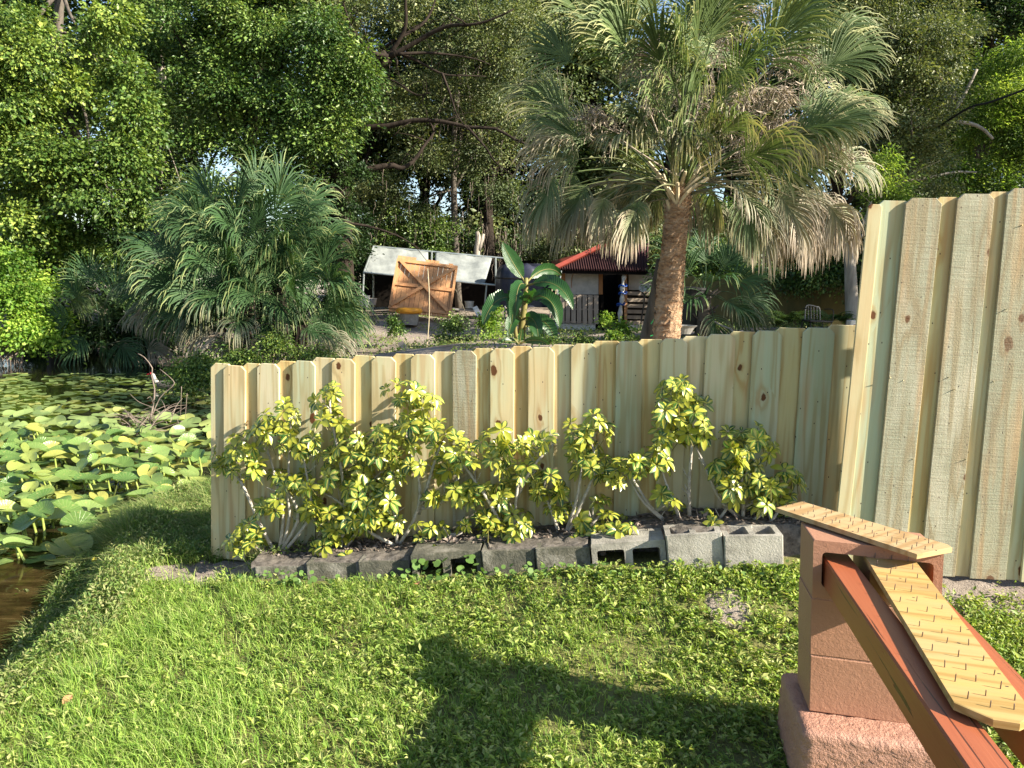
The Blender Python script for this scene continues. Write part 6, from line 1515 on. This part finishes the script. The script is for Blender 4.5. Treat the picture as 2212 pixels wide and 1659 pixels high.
for k, (p_, r_) in enumerate(lm):
    r_ *= .72; q_ = spline([at(a, b, OY-.05*k-.25*j/len(p_)*((-1)**k)*3) for j, (a, b) in enumerate(p_)], 16); m = MB(); m.tube(q_, [r_*(1-.75*j/16) for j in range(17)], 8)
    for z in range(9):
        p = q_[R.randint(5, 16)]; e = p+Vector((R.gauss(0, .5), R.gauss(0, .3), R.gauss(.1, .4))); m.tube(spline([p, (p+e)/2+Vector((0, 0, .06)), e], 4), [r_*.22, r_*.18, r_*.12, r_*.08, .003], 4)
    m.build('limb', M['bark'], ok, smooth=True)
V, F, cc = mass([pb(900,20,21.5,100,60), pb(1010,90,22,90,60), pb(1080,40,22,80,70), pb(930,190,22.5,80,50), pb(1040,200,23,90,60), pb(1110,140,22,70,80), pb(850,230,22.5,70,40), pb(960,340,23,80,50), pb(1060,330,23,80,50), pb(840,420,23.5,70,50), pb(800,40,22,60,60)], 34000, .075, clump=.40, per=24, shell=.2)
link('crown', np_mesh('crown', V, F, LM['oak'], attrs={'tone': mass.tone}), ok)
V, F, cc = mass([pb(738,y_,OY,24,26) for y_ in (250,300,350,400,450,500,550)]+[pb(775,285,OY,20,14), pb(780,370,OY,20,12)], 15000, .07, clump=.18, per=20, shell=.3)
link('ivy', np_mesh('ivy', V, F, LM['dark'], attrs={'tone': mass.tone}), ok)
tree('slender_tree', 'slender pale-trunked tree right of the oak, above the canopy', 'tree', [pb(1000,60,24,90,80), pb(960,200,24.5,70,60), pb(1040,250,24,60,60), pb(1090,420,24,60,50), pb(930,460,24,60,40)], 14000, .08, LM['grey'], tr(990, 24, (982, 480), (980, 333), (985, 247), (1000, 100)), .12, .07, M['barkmid'], 10, clump=.4)
tree('leaning_tree', 'dark leaning tree trunk above the navy covered tank', 'tree', [pb(1100,100,25,90,90), pb(1180,200,25,90,90), pb(1130,300,25,70,60), pb(1060,-20,25,110,60)], 18000, .085, LM['grey'], tr(1062, 25, (1058, 560), (1055, 420), (1075, 330), (1050, 200)), .22, .10, M['bark'], 12, clump=.42)
# pale split stump near the canopy
m = MB(); m.tube(spline([at(1030, 575, 22.8), at(1030, 545, 22.8), at(1033, 515, 22.8), at(1030, 500, 22.8)], 8), [.14, .12, .11, .10, .10, .09, .08, .07, .05], 8); m.tube([at(1033, 540, 22.8), at(1042, 515, 22.8), at(1045, 505, 22.8)], [.09, .06, .03], 7); o = m.build('snag', M['barklight'], smooth=True); recenter(o, at(1030, 575, 22.8)); tag(o, 'pale forked snag rising behind the white canopy', 'snag')
# right side
tree('oak', 'olive-leaved oak rising behind the right half of the big palm', 'tree', [pb(1930,40,15,130,90), pb(1880,160,15,90,90), pb(1970,150,14.8,110,80), pb(1940,260,14.8,100,70), pb(1990,330,14.6,70,60), pb(1900,330,15,80,60), pb(2040,60,15.5,80,60), pb(2010,410,14.5,50,40), pb(2035,235,15,50,50), pb(1850,0,15.5,100,100)], 52000, .055, LM['oak'], tr(1900, 15.5, (1890, 560), (1930, 400), (1990, 320), (2060, 200)), .16, .09, M['barkmid'], 16, clump=.26, per=30)
tree('feathery_tree', 'feathery bright green tree at the upper right behind the tall fence', 'tree', [pb(2180,180,19,90,80), pb(2120,260,19,70,50), pb(2190,300,19,90,70), pb(2150,380,18.8,110,50), pb(2100,420,19,60,40), pb(2100,170,19.5,60,50), pb(2250,250,19,80,120)], 44000, .085, LM['feather'], tr(2230, 19.5, (2210, 480), (2170, 330), (2150, 200)), .16, .08, M['barkmid'], 14, clump=.36, aspect=.26, droop=.5)
tree('feathery_tree', 'low feathery bright branch just left of the tall fence top', 'tree', [pb(1915,400,12.5,45,50), pb(1935,440,12.5,40,35), pb(1900,360,12.8,40,40)], 6000, .06, LM['feather'], tr(1870, 13, (1880, 560), (1890, 480), (1905, 400)), .07, .04, M['barkmid'], 5, clump=.22, aspect=.26, droop=.5)
tree('dark_tree', 'dark blue-green tree against the sky in the top right corner', 'tree', [pb(2150,20,24,120,60), pb(2060,60,24,60,50), pb(2210,60,24,80,50)], 16000, .09, LM['dark'], tr(2120, 25, (2120, 420), (2120, 250), (2140, 60)), .2, .1, M['bark'], 10, clump=.4)
# pale limbs among the oak and feathery tree
po = empty('pale_limb', at(1990, 360, 15), 'pale bare limb curving against dark leaves above the tall fence', 'branch')
for p_, r_ in [([(2000, 275), (2040, 268), (2060, 262), (2100, 268), (2125, 280), (2145, 300)], .05), ([(2040, 270), (2060, 240), (2085, 200), (2110, 150)], .05), ([(1935, 395), (2000, 385), (2060, 372), (2110, 372)], .03)]:
    m = MB(); m.tube(spline([at(a, b, 15) for a, b in p_], 12), [r_*(1-.5*i/12) for i in range(13)], 7); m.build('bough', M['barklight'], po, smooth=True)
wt = empty('pale_tree', g3(1838, 740, 15), 'pale forked bare trunk left of the tall fence', 'tree')
m = MB(); m.tube(spline([g3(1838, 740, 15), at(1838, 612, 15), at(1836, 560, 15), at(1838, 518, 15)], 10), [.13-.004*i for i in range(11)], 10); m.build('trunk', M['barklight'], wt, smooth=True)
for p_, r_ in [([(1838, 520), (1850, 500), (1868, 480), (1880, 440), (1890, 400)], .055), ([(1837, 522), (1828, 508), (1826, 490), (1815, 440)], .05), ([(1840, 545), (1856, 520), (1866, 500)], .035)]:
    m = MB(); m.tube(spline([at(a, b, 15) for a, b in p_], 10), [r_*(1-.6*i/10) for i in range(11)], 7); m.build('limb', M['barklight'], wt, smooth=True)
# overhead cable
m = MB(); m.tube(spline([at(1930, 345, 16), at(2075, 243, 14), at(2150, 217, 13.2), at(2330, 150, 12)], 20), .022, 6); o = m.build('cable', M['cable']); recenter(o, at(2150, 217, 13.2)); tag(o, 'black overhead cable crossing the upper right corner', 'cable')
# understory shrubs
under = [
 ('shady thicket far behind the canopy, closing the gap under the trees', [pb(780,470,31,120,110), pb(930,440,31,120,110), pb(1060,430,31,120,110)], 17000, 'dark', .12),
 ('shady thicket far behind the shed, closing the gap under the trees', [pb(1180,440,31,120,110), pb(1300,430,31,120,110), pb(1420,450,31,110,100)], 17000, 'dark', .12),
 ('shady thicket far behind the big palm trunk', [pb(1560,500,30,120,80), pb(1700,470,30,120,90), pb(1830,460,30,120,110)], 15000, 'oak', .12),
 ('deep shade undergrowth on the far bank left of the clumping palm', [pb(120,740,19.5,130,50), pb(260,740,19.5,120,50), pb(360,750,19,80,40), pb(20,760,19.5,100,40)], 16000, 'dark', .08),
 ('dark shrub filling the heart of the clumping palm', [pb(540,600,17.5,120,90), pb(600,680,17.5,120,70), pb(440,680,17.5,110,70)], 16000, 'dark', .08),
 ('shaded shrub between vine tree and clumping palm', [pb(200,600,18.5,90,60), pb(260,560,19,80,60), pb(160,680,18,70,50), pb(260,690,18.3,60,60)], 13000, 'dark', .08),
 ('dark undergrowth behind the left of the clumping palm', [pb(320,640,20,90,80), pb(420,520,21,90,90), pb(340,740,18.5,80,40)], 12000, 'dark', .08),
 ('dark green shrub right above the canopy roof', [pb(900,500,24,90,50), pb(840,480,24,60,50), pb(960,520,24,50,35)], 12000, 'green', .07),
 ('deep green shrub behind the canopy posts', [pb(860,560,26,110,60), pb(1020,560,26,110,60), pb(1130,540,26,90,60)], 15000, 'dark', .08),
 ('shrub between clumping palm and canopy', [pb(760,560,22,50,60), pb(740,470,22.5,60,70), pb(720,650,21,60,50)], 10000, 'dark', .07),
 ('shaded shrub behind the shed roof', [pb(1200,530,24,70,70), pb(1290,480,24,80,70), pb(1380,470,24.5,80,90)], 14000, 'oak', .08),
 ('leafy shrub behind the young palm', [pb(1520,560,18.8,70,60), pb(1600,540,18.8,80,70), pb(1450,560,18.8,50,60), pb(1560,480,19.5,100,60)], 16000, 'green', .07),
 ('dark shrub in front of the pale forked trunk', [pb(1790,560,16,50,60), pb(1760,520,16.5,60,60), pb(1830,590,16.2,60,26), pb(1720,590,17,60,40)], 13000, 'green', .065),
 ('dark shrub filling the shade left of the tall fence', [pb(1870,520,16.5,60,70), pb(1890,600,16,50,50), pb(1960,500,16,80,60)], 11000, 'dark', .07),
 ('dark undergrowth showing over the tall fence', [pb(2010,480,18,100,60), pb(2120,470,18,110,60), pb(2220,440,18,90,70)], 13000, 'dark', .08),
 ('sunlit sapling left of the banana plant', [pb(1060,700,15,22,28), pb(1050,728,14.6,28,16), pb(1068,668,15,12,22)], 2600, 'bright', .045),
 ('low leafy shrub below the gate in the middle of the yard', [pb(985,700,15.4,26,22), pb(1000,735,14.4,40,20), pb(965,728,14.4,26,16)], 3600, 'green', .045),
 ('small weedy shrub on the slope below the gate', [pb(855,708,16,17,24), pb(850,690,16,10,14)], 1200, 'green', .045),
 ('feathery weed clump behind the left end of the low fence', [pb(420,800,11.5,34,24), pb(440,780,11.8,20,26), pb(405,820,11.2,18,12)], 5200, 'vine', .045),
 ('low green bush at the foot of the clumping palm', [pb(540,765,13.5,60,20), pb(600,740,13.6,30,26), pb(510,745,13.7,18,24), pb(680,765,13.5,50,14)], 6500, 'vine', .045),
 ('leafy weed at the right of the shed doorway', [pb(1345,705,13.6,18,14), pb(1325,722,13.4,26,10), pb(1310,690,13.8,8,18)], 1700, 'bright', .05),
 ('low weeds in front of the shed blocks', [pb(1255,735,13.2,50,10), pb(1385,735,13.2,40,9), pb(1180,735,13.2,26,9)], 2600, 'green', .045),
]
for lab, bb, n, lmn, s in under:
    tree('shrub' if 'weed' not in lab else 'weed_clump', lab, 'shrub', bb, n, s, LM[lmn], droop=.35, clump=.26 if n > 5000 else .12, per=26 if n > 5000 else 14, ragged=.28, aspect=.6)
# ferns
fm_ = LM['green']
def fern(px, py, Y, n, L, lab):
    c = at(px, py, Y); o = empty('fern', c, lab, 'fern', 'ferns by the dark fence'); Pn, Dn, Un, Ln = [], [], [], []
    for k in range(n):
        a = R.uniform(0, 6.28); d = Vector((math.cos(a)*.7, math.sin(a)*.7, R.uniform(.7, 1.3))).normalized(); p = c.copy()
        for j in range(14):
            t = j/14; sd = d.cross(Vector((0, 0, 1))).normalized()
            for s_ in (-1, 1): Pn.append(tuple(p)); Dn.append(tuple(sd*s_+d*.5)); Un.append(tuple(sd.cross(d))); Ln.append(L*.17*math.sin((t*.85+.12)*math.pi))
            p = p+d*L/14; d = (d-Vector((0, 0, .12))).normalized()
    Ln = np.array(Ln); V, F = leafcloud(np.array(Pn), np.array(Dn), np.array(Un), Ln, Ln*.32, .05, .1); link('foliage', np_mesh('fern', V, F, fm_), o)
for i, (px, py, lab) in enumerate([(1640, 700, 'leftmost fern against the dark mossy fence'), (1675, 708, 'fern with a lit frond left of the metal chair'), (1705, 700, 'fern just left of the metal chair'), (1740, 712, 'fern in front of the metal chair'), (1790, 700, 'fern right of the metal chair'), (1825, 705, 'fern beside the small white box')]):
    fern(px, py, 14.6+.1*i, 22, .62, lab)
# background woods: individual trees, each a copy of one of three
def woods(blobs, n, size, mat, bark):
    o = empty('background_tree', (0, 0, 0), 'x', 'tree'); V, F, cc = mass(blobs, n, size, clump=.6, per=40, shell=.3); link('crown', np_mesh('crown', V, F, mat, attrs={'tone': mass.tone}), o)
    m = MB(); m.tube(spline([(0, 0, -.5), (.2, 0, 3), (-.1, .2, 6), (.3, 0, 10)], 12), [.28-.015*i for i in range(13)], 9); m.build('trunk', bark, o, smooth=True)
    for k in range(9):
        e = Vector(cc[R.randrange(len(cc))]); s = Vector((0, 0, R.uniform(2, 8))); m = MB(); m.tube(spline([s, s.lerp(e, .5)+Vector((0, 0, .3)), e], 8), [.10*(1-.85*j/8) for j in range(9)], 6); m.build('limb', bark, o, smooth=True)
    return o
def bset(sd_, n, rx, zlo, zhi):
    r_ = random.Random(sd_); return [((r_.uniform(-rx, rx), r_.uniform(-rx*.6, rx*.6), r_.uniform(zlo, zhi)), (r_.uniform(1.0, 1.8), r_.uniform(1.0, 1.6), r_.uniform(.8, 1.4))) for _ in range(n)]
protos = [woods(bset(1, 20, 2.6, 2.0, 12.5), 40000, .15, LM['oak'], M['bark']), woods(bset(2, 21, 2.6, 1.5, 12), 40000, .15, LM['green'], M['bark']), woods(bset(3, 20, 2.5, 1.5, 12.5), 36000, .15, LM['woods'], M['bark'])]
labs = ['hazy olive background tree', 'dark green background tree', 'grey-green background tree']
spots = [(-16.5, 26, 1), (-12.8, 25, 2), (-19.5, 24, 0), (-9.6, 27, 1), (-6.2, 28, 0), (-3.6, 30, 2), (-.4, 28.5, 0), (2.6, 29, 2), (5.2, 27.5, 0), (8.0, 28.5, 1), (11.2, 26.5, 2), (14.2, 27, 0), (17.6, 27, 1), (20.5, 25, 0), (-23, 25, 1), (13.5, 13.0, 1), (16.5, 8.5, 1),
         (-14.6, 34, 0), (-7.8, 35, 1), (-1.5, 36, 1), (4, 36, 1), (11, 36, 0), (18, 35, 2), (-21, 34, 2), (24.5, 33, 1), (-28, 33, 0)]
where = ['far left, beyond the vine tree', 'left, between the vine tree and the dense green tree', 'at the left frame edge', 'beyond the top of the clumping palm', 'beyond the dense green tree', 'beyond the dark oak trunk', 'above the canopy', 'just right of the slender pale trunk', 'above the covered tank', 'above the shed roof', 'behind the left half of the big palm', 'behind the right half of the big palm', 'beyond the olive oak', 'beyond the feathery tree', 'outermost on the left', 'added unseen past the right frame edge to shade the yard, beside the board fence', 'added unseen past the right frame edge to shade the yard, beyond the tall fence',
         'second row on the left', 'second row behind the dense green tree', 'second row above the gate', 'second row above the shed', 'second row behind the big palm', 'second row beyond the olive oak', 'second row behind the vine tree', 'second row at the right edge', 'second row, outermost left']
used = set()
for (x, y, k), wh in zip(spots, where):
    s_ = R.uniform(.92, 1.12)*(1 if y > 20 else .62); rz = R.uniform(0, 6.28)  # the two near trees are added out of view to shade the yard
    if k in used:
        o = protos[k].copy(); COL.objects.link(o)
        for ch_ in list(protos[k].children):
            c_ = ch_.copy(); COL.objects.link(c_); c_.parent = o
    else: o = protos[k]; used.add(k)
    o.location = (x, y, float(H(x, y))-.1); o.rotation_euler.z = rz; o.scale = (s_, s_, s_)
    tag(o, labs[k]+' '+wh, 'tree', 'background woods')
# hanging moss and vines on the centre trees
def strands(name, lab, boxes, n, mat, ln):
    P, Q_ = [], []; V = []; F_ = []
    for k in range(n):
        b = R.choice(boxes); p = at(R.uniform(b[0], b[1]), R.uniform(b[2], b[3]), b[4]+R.uniform(-.5, .5)); L = ln*R.uniform(.4, 1.2); w_ = R.uniform(.003, .007); a = R.uniform(0, 3); dx, dy = math.cos(a)*w_, math.sin(a)*w_; i0 = len(V)
        for j in range(5):
            q = p-Vector((0, 0, L*j/4))+Vector((R.uniform(-.03, .03), R.uniform(-.03, .03), 0)); f = 1-.2*j; V += [q+Vector((-dx*f, -dy*f, 0)), q+Vector((dx*f, dy*f, 0))]
        F_ += [(i0+2*j, i0+2*j+1, i0+2*j+3, i0+2*j+2) for j in range(4)]
    m = MB(); m.add(V, F_); tag(m.build(name, mat), lab, 'moss', kind='stuff')
strands('hanging_moss', 'grey hanging moss and dead vines trailing from the trees', [(790, 1160, 60, 520, 22.5), (900, 1150, 380, 560, 23), (1100, 1250, 20, 400, 24), (1030, 1130, 480, 560, 23)], 420, M['twig'], .6)
